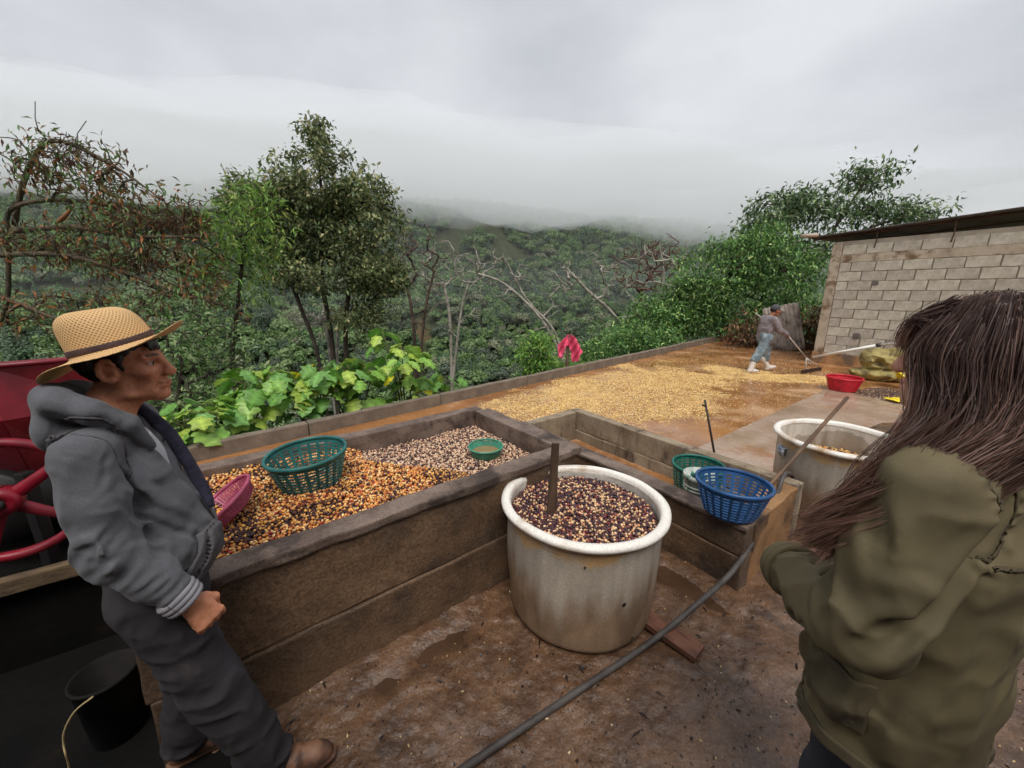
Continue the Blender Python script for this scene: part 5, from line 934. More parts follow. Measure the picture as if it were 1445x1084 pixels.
def creases(p, L_):
    d = np.zeros(len(p))
    for a, b, dp, wd in L_:
        a = np.array(a); b = np.array(b); v = b - a; t = np.clip(((p - a) @ v) / (v @ v), -.15, 1.15); q_ = np.linalg.norm(p - a - t[:, None] * v + .006 * np.stack([vn(p, 14, 4), vn(p, 14, 6), 0 * t], 1), axis=1); e_ = np.clip(1.25 - np.abs(t - .5) * 1.6, 0, 1); q_ = np.maximum(q_ - .012, 0)
        d += e_ * dp * (np.exp(-(q_ / wd) ** 2) - .55 * np.exp(-((q_ - 2.0 * wd) / wd) ** 2))
    return d
def hw(p):
    d = .0015 * fbm(p, 20, 3, 4) + creases(p, MCR); arm = np.clip((-.098 - p[:, 1]) / .03, 0, 1); ax = nrm(RWR - REL); al = (p - REL) @ ax; ua = nrm(REL - RSH); a2 = (p - RSH) @ ua
    el = np.exp(-(np.clip(np.abs(al) - .02, 0, 1) / .055) ** 2) * np.exp(-(np.clip(np.abs(a2 - .27) - .05, 0, 1) / .06) ** 2)
    d -= arm * (.006 + .011 * el) * (cloth(p, 13, (1, 1, 1.4), 5) - .35); d -= arm * .006 * np.exp(-((al - .20) / .045) ** 2) * (cloth(p @ np.eye(3), 24, (1.0, 1.0, 1.0), 9) - .4)
    to = 1 - arm; d -= to * .010 * (cloth(p, 9, (1, 1, .55), 7, 2.5) - .35) * np.clip((1.30 - p[:, 2]) / .2, 0, 1); d -= to * .007 * np.exp(-((p[:, 2] - .895) / .035) ** 2) * (cloth(p, 17, (.6, .6, 1.4), 3) - .4)
    dS = np.abs(np.linalg.norm((p - RSH - np.array([0, .035, -.01])) * np.array([1, 2.2, .8]), axis=1) - .088); d += .003 * np.exp(-(dS / .004) ** 2) * (p[:, 1] < -.02)
    yy = p[:, 1] - .03; zz = p[:, 2]; inp = np.minimum.reduce([zz - .868, (1.005 - zz), (yy + .125 - .42 * np.clip(zz - .90, 0, 1)), -.004 - yy]); mk = np.clip(inp / .006 + .5, 0, 1) * (p[:, 0] > .03); d -= .011 * mk * (1 + .5 * vn(p, 18, 6))
    d += .003 * np.exp(-((inp - .008) / .002) ** 2) * (p[:, 0] > .03); return d
s_.disp(hw, .03)
m_hood = mat('grey_fleece', S(94, 94, 99), S(80, 80, 84), 5, .95, bump=.5, bscale=190, bdist=.002, c3=S(60, 55, 54), s3=6, t3=(.56, .76), sheen=.1, grain=.28, crease=(.8, 15, .016))
def poc(p):
    y, z = p[:, 1], p[:, 2]; return -np.minimum.reduce([z - .872, 1.015 - z, y + .122 - .55 * np.clip(z - .92, 0, 1), .020 - y, p[:, 0] - .05])
pk_me = s_.shell('pocket', .007, .0045, poc); hem_me = s_.shell('hem_band', .003, .0055, lambda p: np.maximum.reduce([np.abs(p[:, 2] - .862) - .020, -.145 - p[:, 1], p[:, 1] - .19]))
sd_ = lambda p: np.linalg.norm((p - RSH - np.array([0, .035, -.01])) * np.array([1, 2.0, .8]), axis=1) - .088
seam_me = s_.shell('sleeve_seam', .0015, .0035, lambda p: np.maximum.reduce([np.abs(sd_(p)) - .004, p[:, 1] + .01]))
ho = link('hoodie', s_.mesh('hoodie', 1), m_hood, man); m_hood2 = mat('grey_fleece_trim', S(88, 85, 88), S(70, 67, 69), 9, .95, bump=.6, bscale=170, bdist=.002, c3=S(92, 80, 76), s3=9, t3=(.55, .7)); link('pocket', pk_me, m_hood2, ho); link('hem_band', hem_me, m_hood2, ho); link('sleeve_seam', seam_me, m_hood2, ho)
ax = nrm(RWR - REL); c0 = RWR - ax * .045; u_ = nrm(np.cross(ax, (0, 0, 1))); v_ = np.cross(ax, u_); mb = MB(); m_cuff = mat('rib_cuff', S(140, 137, 142), S(116, 113, 118), 8, .95, bump=.6, bscale=300, bdist=.002)
for off, rr in ((.006, .046), (.021, .046), (.036, .044)):
    a_ = np.linspace(0, 2 * np.pi, 41); pth = c0 + ax * off + rr * (np.cos(a_)[:, None] * u_ + np.sin(a_)[:, None] * v_ * .92) + np.array([0, 0, -.004]); mb.add(tube(pth, .0105, 8, False))
mb.obj('cuff', m_cuff, ho)
m_zip = mat('zip', S(60, 58, 60), None, rough=.4, metal=.5)
tubeo('zipper', spline([(.104, .004, 1.31), (.142, .022, 1.20), (.192, .030, 1.10), (.224, .032, 1.0), (.212, .030, .90)], 5), .004, m_zip, ho, 6)
# white vest and navy fleece collar inside the open zip
s_ = SDF((-.06, -.10, 1.02), (.22, .20, 1.43), .005); s_.chain([(.02, .05, 1.38), (.045, .048, 1.25), (.085, .045, 1.10)], [.066, .080, .080], .02); s_.cone((.03, .06, 1.47), (.06, .05, 1.345), .060, .045, .01, None, 's')
link('vest', s_.mesh('vest', 1), mat('white_vest', S(206, 206, 208), S(180, 180, 186), 10, .9, bump=.3, bscale=200), man)
tubeo('fleece_edge', spline([(.060, .130, 1.395), (.125, .115, 1.31), (.165, .095, 1.21), (.200, .072, 1.10), (.210, .055, 1.04)], 6), np.linspace(.020, .018, 25), mat('navy_fleece', S(52, 50, 68), S(34, 33, 48), 40, .98, bump=.8, bscale=240, bdist=.004), ho, 10)
# trousers
RH, RK, RA = np.array([.065, -.075, .86]), np.array([.175, -.110, .48]), np.array([.285, -.120, .10]); LH, LK, LA = np.array([.06, .095, .86]), np.array([.055, .10, .46]), np.array([-.01, .11, .08])
s_ = SDF((-.24, -.26, .02), (.45, .26, 1.0), .0060)
s_.chain([(.075, .015, .965), (.062, .01, .86)], [.108, .112], .03, ((0, 1, 0), 1.36))
for A_, B_, C_ in ((RH, RK, RA), (LH, LK, LA)): s_.chain([A_, B_], [.100, .078], .03); s_.chain([B_, C_ * .75 + B_ * .25, C_], [.078, .072, .070], .02)
def tw(p):
    leg = p[:, 1] < 0; d = .002 * fbm(p, 18, 3, 2); K = np.where(leg[:, None], RK, LK); A_ = np.where(leg[:, None], RA, LA); dk = np.linalg.norm(p - K, axis=1); da = np.linalg.norm(p - A_, axis=1)
    g = .009 + .010 * np.exp(-(np.clip(dk - .06, 0, 1) / .08) ** 2) + .012 * np.exp(-(np.clip(da - .05, 0, 1) / .10) ** 2)
    return d - g * (cloth(p, 11, (.8, .8, 1.5), 4) - .35)
s_.disp(tw, .022); s_.func(lambda x, y, z: (.055 + .10 * np.clip(.0 - x, 0, 0) - z) + 0 * x + 0 * y, (-.24, -.26, .02), (.45, .26, .12), .004, 'i')
m_trou = mat('dark_work_trousers', S(48, 45, 48), S(37, 34, 37), 3, .9, bump=.45, bscale=200, bdist=.002, c3=S(88, 76, 74), s3=5, t3=(.58, .78), grain=.25, crease=(.8, 12, .018))
link('trousers', s_.mesh('trousers', 1), m_trou, man)
def boot(A_, yaw, name='boot'):
    s2 = SDF((-.12, -.07, -.002), (.22, .07, .22), .0045); s2.cone((-.01, 0, .20), (-.01, 0, .08), .048, .046, .02); s2.chain([(-.035, 0, .045), (.06, 0, .048), (.135, 0, .036), (.165, 0, .032)], [.044, .043, .040, .030], .03, ((0, 1, 0), .98)); s2.chain([(-.045, 0, .014), (.14, 0, .014), (.172, 0, .016)], [.042, .045, .036], .01, ((0, 0, 1), .34))
    s2.func(lambda x, y, z: -z + .001 + 0 * x + 0 * y, (-.12, -.07, -.002), (.22, .07, .05), .003, 'i'); s2.disp(lambda p: .0022 * np.sin(p[:, 0] * 210) * np.exp(-((p[:, 0] - .085) / .03) ** 2) * (p[:, 2] > .04) + .0015 * vn(p, 60, 2), .015)
    o = link(name, s2.mesh(name, 1), mat('brown_boot', S(134, 96, 72), S(100, 68, 50), 9, .6, bump=.3, bscale=120, bdist=.002, c3=S(76, 54, 42), s3=10), man, (A_[0], A_[1], .0), (0, 0, yaw)); return o
rb_ = boot(np.array([.29, -.122]), R(-3)); boot(np.array([.0, .11]), R(10))
for k_ in range(4): tubeo('lace', spline([(.052 + k_ * .018, -.022, .088 - k_ * .006), (.055 + k_ * .018, 0, .097 - k_ * .006), (.058 + k_ * .018, .022, .088 - k_ * .006)], 3), .0028, mat('lace', S(70, 50, 40), None, rough=.8), rb_, 5)
# straw hat
hat = empty('straw_hat', 'woven straw hat with dark band worn by the man', 'hat', (0, 0, 0)); hw_ = Matrix.Translation(MO) @ Matrix.Rotation(MPH, 4, 'Z') @ HT @ Matrix.Translation((-.016, 0, .060)) @ Matrix.Rotation(R(-15), 4, 'Y') @ Matrix.Rotation(R(3), 4, 'X'); hat.matrix_world = hw_
na = 96; prof = [(.02, .126), (.25, .128), (.48, .127), (.66, .122), (.80, .110), (.88, .094), (.93, .072), (.965, .045), (.99, .018), (1.0, .004), (1.03, -.002)] ; a_ = np.arange(na) * 2 * np.pi / na; V = []
for t, z in prof:
    x = t * .106 * np.cos(a_) ; y = t * .090 * np.sin(a_); tp = np.clip((z - .06) / .06, 0, 1); zz = z - tp * (.030 * np.exp(-(y / .022) ** 2) * np.clip(1 - np.abs(x) / .10, 0, 1) + .012 * np.clip((x) / .1, -.3, 1)); y = y * (1 - .24 * tp * np.clip(x / .09, 0, 1) * (t > .4)); V.append(np.stack([x - .004 * tp, y, zz], 1))
for k_, w_ in enumerate((.010, .022, .035, .048, .060, .070, .0755)):
    rx, ry = .109 + w_ * 1.16, .093 + w_ * 1.06; x = rx * np.cos(a_); y = ry * np.sin(a_); f = w_ / .0755; zz = -.003 - .008 * f + .006 * f ** 2 * np.abs(np.sin(a_)) ** 2.0 - .026 * f ** 2 * np.clip(-np.cos(a_), 0, 1) ** 2 + .030 * f ** 2.5 * np.clip(np.cos(a_), 0, 1) ** 2 - .012 * f * np.clip(-np.sin(a_), 0, 1) * np.clip(np.cos(a_ + .6), 0, 1) + .005 * f * np.sin(a_ * 3 + 1) ; V.append(np.stack([x, y, zz], 1))
V = np.concatenate(V); nr = len(prof) + 7; F_ = [(i * na + j, i * na + (j + 1) % na, (i + 1) * na + (j + 1) % na, (i + 1) * na + j) for i in range(nr - 1) for j in range(na)]; F_.append(tuple(range(na))[::-1])
ms = bpy.data.materials.new('straw'); ms.use_nodes = True; t_ = ms.node_tree; b_ = t_.nodes['Principled BSDF']; L = t_.links.new; b_.inputs['Roughness'].default_value = .7
tc_ = N(t_, 'ShaderNodeTexCoord'); nz_ = N(t_, 'ShaderNodeTexNoise'); nz_.inputs['Scale'].default_value = 18; L(tc_.outputs['Object'], nz_.inputs['Vector']); ws = []
for rot in ((0, 0, .785), (0, 0, -.785)):
    mp_ = N(t_, 'ShaderNodeMapping'); mp_.inputs['Rotation'].default_value = rot; wv = N(t_, 'ShaderNodeTexWave'); wv.inputs['Scale'].default_value = .42; wv.inputs['Distortion'].default_value = .6; wv.inputs['Detail'].default_value = 1; L(tc_.outputs['UV'], mp_.inputs[0]); L(mp_.outputs[0], wv.inputs['Vector']); ws.append(wv.outputs['Fac'])
mu = N(t_, 'ShaderNodeMath', operation='MAXIMUM'); L(ws[0], mu.inputs[0]); L(ws[1], mu.inputs[1]); cr = N(t_, 'ShaderNodeValToRGB'); cr.color_ramp.elements[0].position = .25; cr.color_ramp.elements[0].color = (*S(166, 124, 74), 1); cr.color_ramp.elements[1].position = .8; cr.color_ramp.elements[1].color = (*S(220, 180, 126), 1); L(mu.outputs[0], cr.inputs[0])
mxx = N(t_, 'ShaderNodeMix'); mxx.data_type = 'RGBA'; mxx.blend_type = 'MULTIPLY'; mxx.inputs['Factor'].default_value = .5; L(cr.outputs[0], mxx.inputs['A']); L(nz_.outputs['Color'], mxx.inputs['B']); L(cr.outputs[0], b_.inputs['Base Color']); bp_ = N(t_, 'ShaderNodeBump'); bp_.inputs['Strength'].default_value = .7; bp_.inputs['Distance'].default_value = .002; L(mu.outputs[0], bp_.inputs['Height']); L(bp_.outputs[0], b_.inputs['Normal'])
mh = pymesh('crown_and_brim', V, F_, True); uv_ = mh.uv_layers.new(name='UVMap'); arc = np.concatenate([[0], np.cumsum(np.linalg.norm(np.diff(V.reshape(nr, na, 3)[:, 0], axis=0), axis=1))]); lv = np.empty(len(mh.loops), np.int32); mh.loops.foreach_get('vertex_index', lv); ls = np.empty(len(mh.polygons), np.int32); mh.polygons.foreach_get('loop_start', ls); lt_ = np.empty(len(mh.polygons), np.int32); mh.polygons.foreach_get('loop_total', lt_); U_ = (lv % na) / na * 60.0; U_ = np.where(((np.repeat(ls, lt_) * 0) + np.repeat(np.array([any(v % na == na - 1 for v in p.vertices) and any(v % na == 0 for v in p.vertices) for p in mh.polygons]), lt_)) & (lv % na == 0), 60.0, U_); uv_.data.foreach_set('uv', np.stack([U_, arc[lv // na] * 100], 1).astype(np.float32).ravel())
ob = link('crown_and_brim', mh, ms, hat); md = ob.modifiers.new('thick', 'SOLIDIFY'); md.thickness = .0028; sb = ob.modifiers.new('s', 'SUBSURF'); sb.levels = 1; sb.render_levels = 1
V = np.concatenate([np.stack([(.1085 + .0015 * k_) * np.cos(a_) * (1 if k_ < 9 else 1), (.0925 + .0015 * k_) * np.sin(a_), z_ + .004 * np.sin(a_ * 2)], 1) for k_, z_ in ((0, .003), (1, .006), (1, .020), (0, .023))]); F_ = [(i * na + j, i * na + (j + 1) % na, (i + 1) * na + (j + 1) % na, (i + 1) * na + j) for i in range(3) for j in range(na)]
link('hat_band', pymesh('hat_band', V, F_, True), mat('hat_band', S(78, 56, 54), S(60, 42, 42), 20, .7, bump=.3, bscale=200), hat)

# ------------------------------------------------------------- the woman beside the camera
WO = Vector((.985, .775, 0)); WPH = R(112)
wom = empty('person', 'woman with long brown hair and olive jacket standing with folded arms', 'person', WO, WPH)
WT = Matrix.Translation((.03, 0, 1.60)) @ Matrix.Rotation(R(4), 4, 'Z')
# local: x forward, y to her left
s_ = SDF((-.24, -.30, .95), (.30, .32, 1.74), .0045); q = head_sdf(s_, WT, True)
s_.cone(q(-.025, 0, -.05), (-.02, 0, 1.42), .048, .055, .03); s_.ell((-.02, 0, 1.25), (.08, .14, .18), .05)
WL = [np.array([-.02, .195, 1.375]), np.array([-.010, .270, 1.055]), np.array([.215, .125, .985])]; WR = [np.array([-.02, -.195, 1.375]), np.array([-.015, -.275, 1.06]), np.array([.20, -.10, .965])]
for a3 in (WL, WR): s_.chain(a3, [.045, .035, .024], .02)
hand(s_, WL[2], nrm(WL[2] - WL[1]), np.array([1, .3, .2]), np.array([0, .1, 1]), .7, .9); hand(s_, WR[2], nrm(WR[2] - WR[1]), np.array([1, -.3, .2]), np.array([0, .1, 1]), .7, .9)
me = s_.mesh('body', 1); link('body', me, m_skin, wom); vcol(me, skin_cols(WT.inverted(), (214, 160, 138), (190, 110, 104), (120, 80, 60), (60, 42, 34), 5))
s_ = SDF((-.34, -.42, .55), (.42, .44, 1.52), .0055)
s_.chain([(.005, 0, .60), (.008, 0, .85), (.0, 0, 1.05), (-.01, 0, 1.22), (-.02, 0, 1.33)], [.160, .154, .144, .138, .095], .03, ((0, 1, 0), 1.40))
s_.cone(WL[0] + np.array([0, -.07, .0]), WR[0] + np.array([0, .07, .0]), .085, .085, .05)
for A_, B_, C_ in (WL, WR):
    s_.chain([A_, A_ * .5 + B_ * .5, B_], [.080, .080, .076], .03); s_.chain([B_, B_ * .5 + C_ * .5, C_ + nrm(C_ - B_) * .01], [.076, .068, .056], .025)
cl = [(.09, -.05, 1.36), (.05, -.10, 1.41), (-.05, -.09, 1.445), (-.09, 0, 1.455), (-.05, .09, 1.445), (.05, .10, 1.41), (.09, .05, 1.36)]; s_.chain(cl, [.025, .034, .036, .036, .036, .034, .025], .02)
s_.cone((-.015, 0, 1.55), (-.0, 0, 1.36), .062, .060, .015, None, 's'); s_.func(lambda x, y, z: (.655 - .03 * np.clip(x, -.2, .2) + .35 * np.clip(x - .10, 0, 1) * (y > .05) - z) + 0 * y, (-.34, -.42, .55), (.42, .44, .80), .004, 'i')
WEL = WL[1]; wax = nrm(WL[2] - WL[1])
WCR = [((-.10, .14, 1.36), (-.10, .25, 1.20), .022, .022), ((-.095, .24, 1.20), (-.05, .335, 1.08), .018, .020), ((.05, .20, 1.30), (.065, .30, 1.14), .012, .020), ((.075, .24, 1.20), (.04, .345, 1.07), .012, .018), ((.02, .26, 1.36), (-.03, .31, 1.22), .008, .020),
       ((.06, .30, .96), (.08, .21, 1.11), .020, .016), ((.10, .28, .97), (.13, .17, 1.08), .018, .014), ((.14, .24, .94), (.17, .14, 1.06), .016, .013), ((.18, .19, .93), (.21, .12, 1.04), .012, .012), ((-.02, .30, .99), (.09, .26, 1.00), .012, .018), ((.14, .16, .95), (.17, .06, .74), .014, .022), ((.10, .20, .90), (.13, .16, .70), .012, .020), ((-.06, .21, .98), (-.02, .22, .72), .012, .026), ((-.16, .10, 1.15), (-.15, .16, .75), .014, .028)]
def jw(p):
    d = .0015 * fbm(p, 16, 2, 4) + creases(p, [(a, b, c * 1.1, w * .72) for a, b, c, w in WCR]); arm = np.clip((p[:, 1] - .16) / .05, 0, 1); al = (p - WEL) @ wax; ua = nrm(WL[1] - WL[0]); a2 = (p - WL[0]) @ ua; fore = np.clip((al - .03) / .05, 0, 1)
    d -= fore * .016 * (cloth(p, 11, (1, 1, .7), 5, 2.2) - .35); d -= arm * (1 - fore) * (.006 + .008 * np.exp(-((a2 - .06) / .07) ** 2) + .010 * np.exp(-((a2 - .27) / .06) ** 2)) * (cloth(p, 8.5, (1.2, .8, .9), 13, 2.6) - .35)
    to = (1 - arm) * (1 - fore); d -= to * .012 * (cloth(p, 6, (1, 1, .45), 17, 2.4) - .35)
    dS = np.linalg.norm((p - WL[0] - np.array([0, -.055, -.02])) * np.array([1, 2.0, .85]), axis=1) - .120; m_ = (p[:, 1] > .06) * (p[:, 2] > 1.1); d += (.005 * np.exp(-(dS / .004) ** 2) - .006 * np.exp(-((dS - .016) / .012) ** 2) * np.clip(np.sin(np.arctan2(p[:, 2] - 1.36, p[:, 0]) * 26 + 2 * vn(p, 20, 3)), -.2, 1)) * m_
    d += .003 * np.exp(-((p[:, 2] - .705) / .003) ** 2) * to; return d
s_.disp(jw, .03)
m_olive = mat('olive_canvas', S(106, 95, 67), S(90, 80, 56), 3, .82, bump=.3, bscale=380, bdist=.0015, c3=S(78, 68, 48), s3=4, t3=(.54, .75), grain=.15, crease=(.8, 8, .026))
wsd = lambda p: np.linalg.norm((p - WL[0] - np.array([0, -.055, -.02])) * np.array([1, 2.0, .85]), axis=1) - .120
jm = [('sleeve_seam', s_.shell('sleeve_seam', .002, .004, lambda p: np.maximum.reduce([np.abs(wsd(p)) - .005, .06 - p[:, 1], 1.12 - p[:, 2]]))), ('hem_band', s_.shell('hem_band', .0025, .0045, lambda p: np.maximum(np.abs(p[:, 2] - .675 - .35 * np.clip(p[:, 0] - .10, 0, 1)) - .020, np.abs(p[:, 1]) - .26))),
      ('pocket_flap', s_.shell('pocket_flap', .006, .0045, lambda p: np.maximum.reduce([.755 - p[:, 2], p[:, 2] - .90, -.035 - p[:, 0], p[:, 0] - .115, .08 - p[:, 1]]))), ('yoke_seam', s_.shell('yoke_seam', .002, .0035, lambda p: np.maximum.reduce([np.abs(p[:, 2] - 1.245) - .005, p[:, 0] + .06, np.abs(p[:, 1]) - .145])))]
jo = link('jacket', s_.mesh('jacket', 1), m_olive, wom); m_ol2 = mat('olive_stitching', S(86, 76, 54), S(72, 63, 45), 9, .85, bump=.5, bscale=240, bdist=.0015)
for n_, me_ in jm: link(n_, me_, m_ol2, jo)
cc_ = WL[2] - wax * .0; u_ = nrm(np.cross(wax, (0, 0, 1))); v_ = np.cross(wax, u_); a_ = np.linspace(0, 2 * np.pi, 33); mb = MB()
for off, rr in ((-.01, .066), (.012, .064), (.030, .060)): mb.add(tube(cc_ + wax * off + rr * (np.cos(a_)[:, None] * u_ + np.sin(a_)[:, None] * v_), .011, 8, False))
mb.obj('cuff', m_olive, jo)
m_btn = mat('horn_button', S(64, 56, 44), None, rough=.3)
V, F_ = lathe([(.0005, .004), (.006, .004), (.0085, .002), (.009, 0)], 16); V2 = V[:, [2, 1, 0]]; link('button', pymesh('button', V2, F_, True), m_btn, jo, (.145, .150, .735), (0, 0, .75))
s_ = SDF((-.24, -.28, .0), (.26, .28, .86), .008)
for y in (-1, 1): s_.chain([(0, y * .095, .80), (.01, y * .10, .45), (-.02, y * .10, .03)], [.105, .082, .070], .05)
s_.disp(lambda p: .004 * fbm(p, 14, 3, 3), .02); link('jeans', s_.mesh('jeans', 1), mat('dark_jeans', S(48, 52, 62), S(34, 36, 44), 8, .85, bump=.3, bscale=300), wom)
# hair: a cap and many fine locks drawn over her left shoulder
s_ = SDF((-.26, -.18, 1.10), (.20, .36, 1.76), .0065); qh = lambda *a: np.array(WT @ Vector(a)); M3 = WT.to_3x3()
s_.ell(qh(-.022, 0, .040), (.104, .084, .098), .01, M3); s_.ell(qh(.110, 0, -.060), (.060, .085, .100), .012, M3, 's')
s_.chain([qh(-.045, .02, -.02), (-.060, .065, 1.47), (-.010, .155, 1.41), (.050, .232, 1.30), (.078, .250, 1.23)], [.068, .056, .042, .030, .012], .03); s_.chain([qh(-.045, -.02, -.02), (-.075, .0, 1.48), (-.06, .07, 1.44)], [.068, .055, .045], .03)
hc = link('hair', s_.mesh('hair', 1), mat('hair_under', S(68, 50, 45), S(48, 35, 32), 40, .6, stretch=(1, 1, .25)), wom)
r_ = np.random.default_rng(44); NS = 760; npt = 16; P_ = []; Cc = []; Rr = []
ends = np.array([.085, .262, 1.215])
for i in range(NS):
    th = r_.uniform(-math.pi, math.pi); ph = math.acos(r_.uniform(-.15, 1.0)); d = np.array([math.sin(ph) * math.cos(th), math.sin(ph) * math.sin(th), math.cos(ph)])
    fr = d[0] > .45
    e = np.array([.111, .091, .105]) * (1.0 + .05 * r_.random()); root = np.array([-.022, 0, .040]) + d * e
    if fr and d[2] < .25: continue
    if fr and abs(d[1]) < .62:      # fringe
        lo = np.array([.097 + .006 * r_.random(), d[1] * .100 + .008 * r_.normal(), .026 + .012 * r_.normal()]); md_ = np.array([.091, d[1] * .088, .086]); cp = [qh(*root), qh(*md_), qh(*lo)]
    else:
        sgn = 1 if (d[1] > -.25 or d[0] < 0) else -1; q1 = np.array([-.022, 0, .0]) + np.array([d[0], d[1], 0]) / (np.hypot(d[0], d[1]) + 1e-6) * np.array([.114, .098, 0]) * (1 + .10 * r_.random()); q1[2] = -.02 + .02 * r_.normal()
        if q1[0] > .055: q1[0] = .055 + .018 * r_.random(); q1[1] = math.copysign(.088 + .01 * r_.random(), d[1])
        j = r_.normal(size=3); g = np.array([-.035 + .68 * q1[0] + .014 * j[0], .080 + .55 * q1[1] + .018 * j[1], 1.475 + .014 * j[2]])
        g2 = np.array([.025 + .48 * q1[0] + .020 * j[1], .178 + .36 * q1[1] + .020 * j[2], 1.395 + .020 * j[0]]); k_ = r_.random() ** .6; en = ends + np.array([.022, .020, .030]) * r_.normal(size=3); en = g2 + (en - g2) * (.55 + .5 * k_)
        cp = [qh(*root), qh(*(root * .55 + q1 * .45 + np.array([d[0], d[1], 0]) * .018)), qh(*q1), g, g2, g2 * .45 + en * .55 + .010 * r_.normal(size=3), en + np.array([.0, .012, .0]) * r_.normal()]
    c = spline(cp, 6); tt = np.linspace(0, len(c) - 1, npt); c = np.stack([np.interp(tt, np.arange(len(c)), c[:, k]) for k in range(3)], 1); w_ = np.linspace(0, 1, npt)[:, None]; c = c + w_ * .006 * np.sin(w_ * 16 + r_.random() * 6.28) * r_.normal(size=3); P_.append(c)
    Cc.append((np.array(S(70, 52, 46)) if r_.random() < .78 else np.array(S(100, 75, 66))) * (.75 + .5 * r_.random())); Rr.append(.0009 + .0011 * r_.random())
G_ = np.array(P_); ng = len(G_); NK = 15
for _ in range(4): G_[:, 1:-1] = .5 * G_[:, 1:-1] + .25 * (G_[:, :-2] + G_[:, 2:]); P_ = []; C2 = []; Rr = []
for g_i in range(ng):
    T1 = G_[g_i, 3] - G_[g_i, 0]; big = .010 if len(G_[g_i]) else 0; fringe = np.linalg.norm(G_[g_i, -1] - G_[g_i, 0]) < .16; w_ = np.linspace(0, 1, npt)
    prof_ = (.35 + .65 * np.sin(np.pi * np.clip(w_ * .85 + .08, 0, 1))) if not fringe else (1 - .5 * w_); ph = 1.2 * r_.random() + 9 * G_[g_i, 6, 1]; amp = .012 + .012 * r_.random(); wave = np.stack([np.sin(w_ * 13 + ph), np.cos(w_ * 11 + ph * 2), .4 * np.sin(w_ * 9 + ph)], 1) * (amp * np.clip(w_ - .45, 0, 1) * 2)[:, None] * (0 if fringe else 1)
    for k_ in range(NK):
        of = r_.normal(size=3) * .0085; of[2] *= .5; fly = r_.normal(size=3) * (.012 if r_.random() < .08 else .0025); P_.append(G_[g_i] + wave + of * prof_[:, None] + fly * (w_ ** 2)[:, None]); C2.append(Cc[g_i] * (.9 + .2 * r_.random())); Rr.append(.0004 + .0005 * r_.random())
Cc = C2
P_ = np.array(P_); ns = len(P_); T_ = np.gradient(P_, axis=1); T_ /= np.linalg.norm(T_, axis=2)[..., None] + 1e-9; U = np.cross(T_, np.array([.3, .5, .8])); U /= np.linalg.norm(U, axis=2)[..., None]; Wv = np.cross(T_, U); tap = np.concatenate([np.ones(npt - 4), [.9, .75, .5, .2]]); rad = np.array(Rr)[:, None] * tap[None]
tw_ = np.repeat(r_.random((ns, 1)) * 6.28, npt, 1)[..., None]; Bn = np.cos(tw_) * U + np.sin(tw_) * Wv
V = np.stack([P_ - rad[..., None] * Bn, P_ + rad[..., None] * Bn], 2).reshape(ns, npt * 2, 3); Fq = np.array([(i * 2, i * 2 + 1, i * 2 + 3, i * 2 + 2) for i in range(npt - 1)])
tipc = np.linspace(0, 1, npt)[None, :, None] ** 2; CC = np.array(Cc)[:, None, :] * (1 - .25 * tipc) + tipc * np.array(S(122, 82, 62)) * .45; CC = np.repeat(CC, 2, 1)
me = pymesh('locks', V.reshape(-1, 3), (Fq[None] + (np.arange(ns) * npt * 2)[:, None, None]).reshape(-1, 4), True); setcol(me, CC.reshape(-1, 3)); lk = link('locks', me, mat('hair_lock', (1, 1, 1), attr='Col', rough=.5, spec=.35), hc); lk['kind'] = 'stuff'

# ------------------------------------------------------------- the worker sweeping the patio
KO = Vector((5.86, 8.93, PZ)); KPH = R(4)
wk = empty('person', 'worker in cap, grey shirt, rolled jeans and white rubber boots pushing a squeegee', 'person', KO, KPH)
lean = Matrix.Rotation(R(10), 3, 'Y')
s_ = SDF((-.35, -.32, .70), (.62, .34, 1.60), .0075); KT = Matrix.Translation((.165, 0, 1.415)) @ Matrix.Rotation(R(14), 4, 'Y') @ Matrix.Rotation(R(-8), 4, 'Z'); q = head_sdf(s_, KT)
s_.cone(q(-.02, 0, -.05), (.05, 0, 1.26), .05, .055, .03); s_.ell((.03, 0, 1.12), (.08, .13, .17), .05)
KR = [np.array([.03, -.18, 1.225]), np.array([.16, -.245, .985]), np.array([.395, -.175, .895])]; KL = [np.array([.03, .18, 1.225]), np.array([.05, .235, .97]), np.array([.28, .13, .99])]
for a3 in (KR, KL): s_.chain(a3, [.045, .036, .026], .02)
hand(s_, KR[2], nrm(np.array([.6, .25, -.3])), np.array([.2, -.9, .3]), np.array([.4, .2, .9]), 1.0, .95); hand(s_, KL[2], nrm(np.array([.6, -.2, -.1])), np.array([.2, .9, .3]), np.array([.4, -.2, .9]), 1.0, .95)
me = s_.mesh('body', 1); link('body', me, m_skin, wk); vcol(me, skin_cols(KT.inverted(), (150, 98, 74), (120, 70, 60), (80, 50, 36), (24, 18, 16), 6))
s_ = SDF((-.3, -.36, .74), (.50, .36, 1.36), .010); s_.chain([(-.02, 0, .86), (.0, 0, 1.0), (.02, 0, 1.14), (.03, 0, 1.22)], [.125, .125, .128, .085], .05, ((0, 1, 0), 1.35)); s_.cone(KR[0] + np.array([0, .06, 0]), KL[0] - np.array([0, .06, 0]), .072, .072, .05)
for a3 in (KR, KL): s_.chain(a3, [.074, .058, .044], .04)
s_.cone((.08, 0, 1.40), (.05, 0, 1.24), .055, .055, .015, None, 's'); s_.disp(lambda p: .003 * fbm(p, 14, 2, 3) - .012 * ridge(p, (1, .7, .6), 8, 2), .03); link('shirt', s_.mesh('shirt', 1), mat('grey_shirt', S(140, 130, 130), S(116, 106, 108), 5, .9, bump=.3, bscale=200), wk)
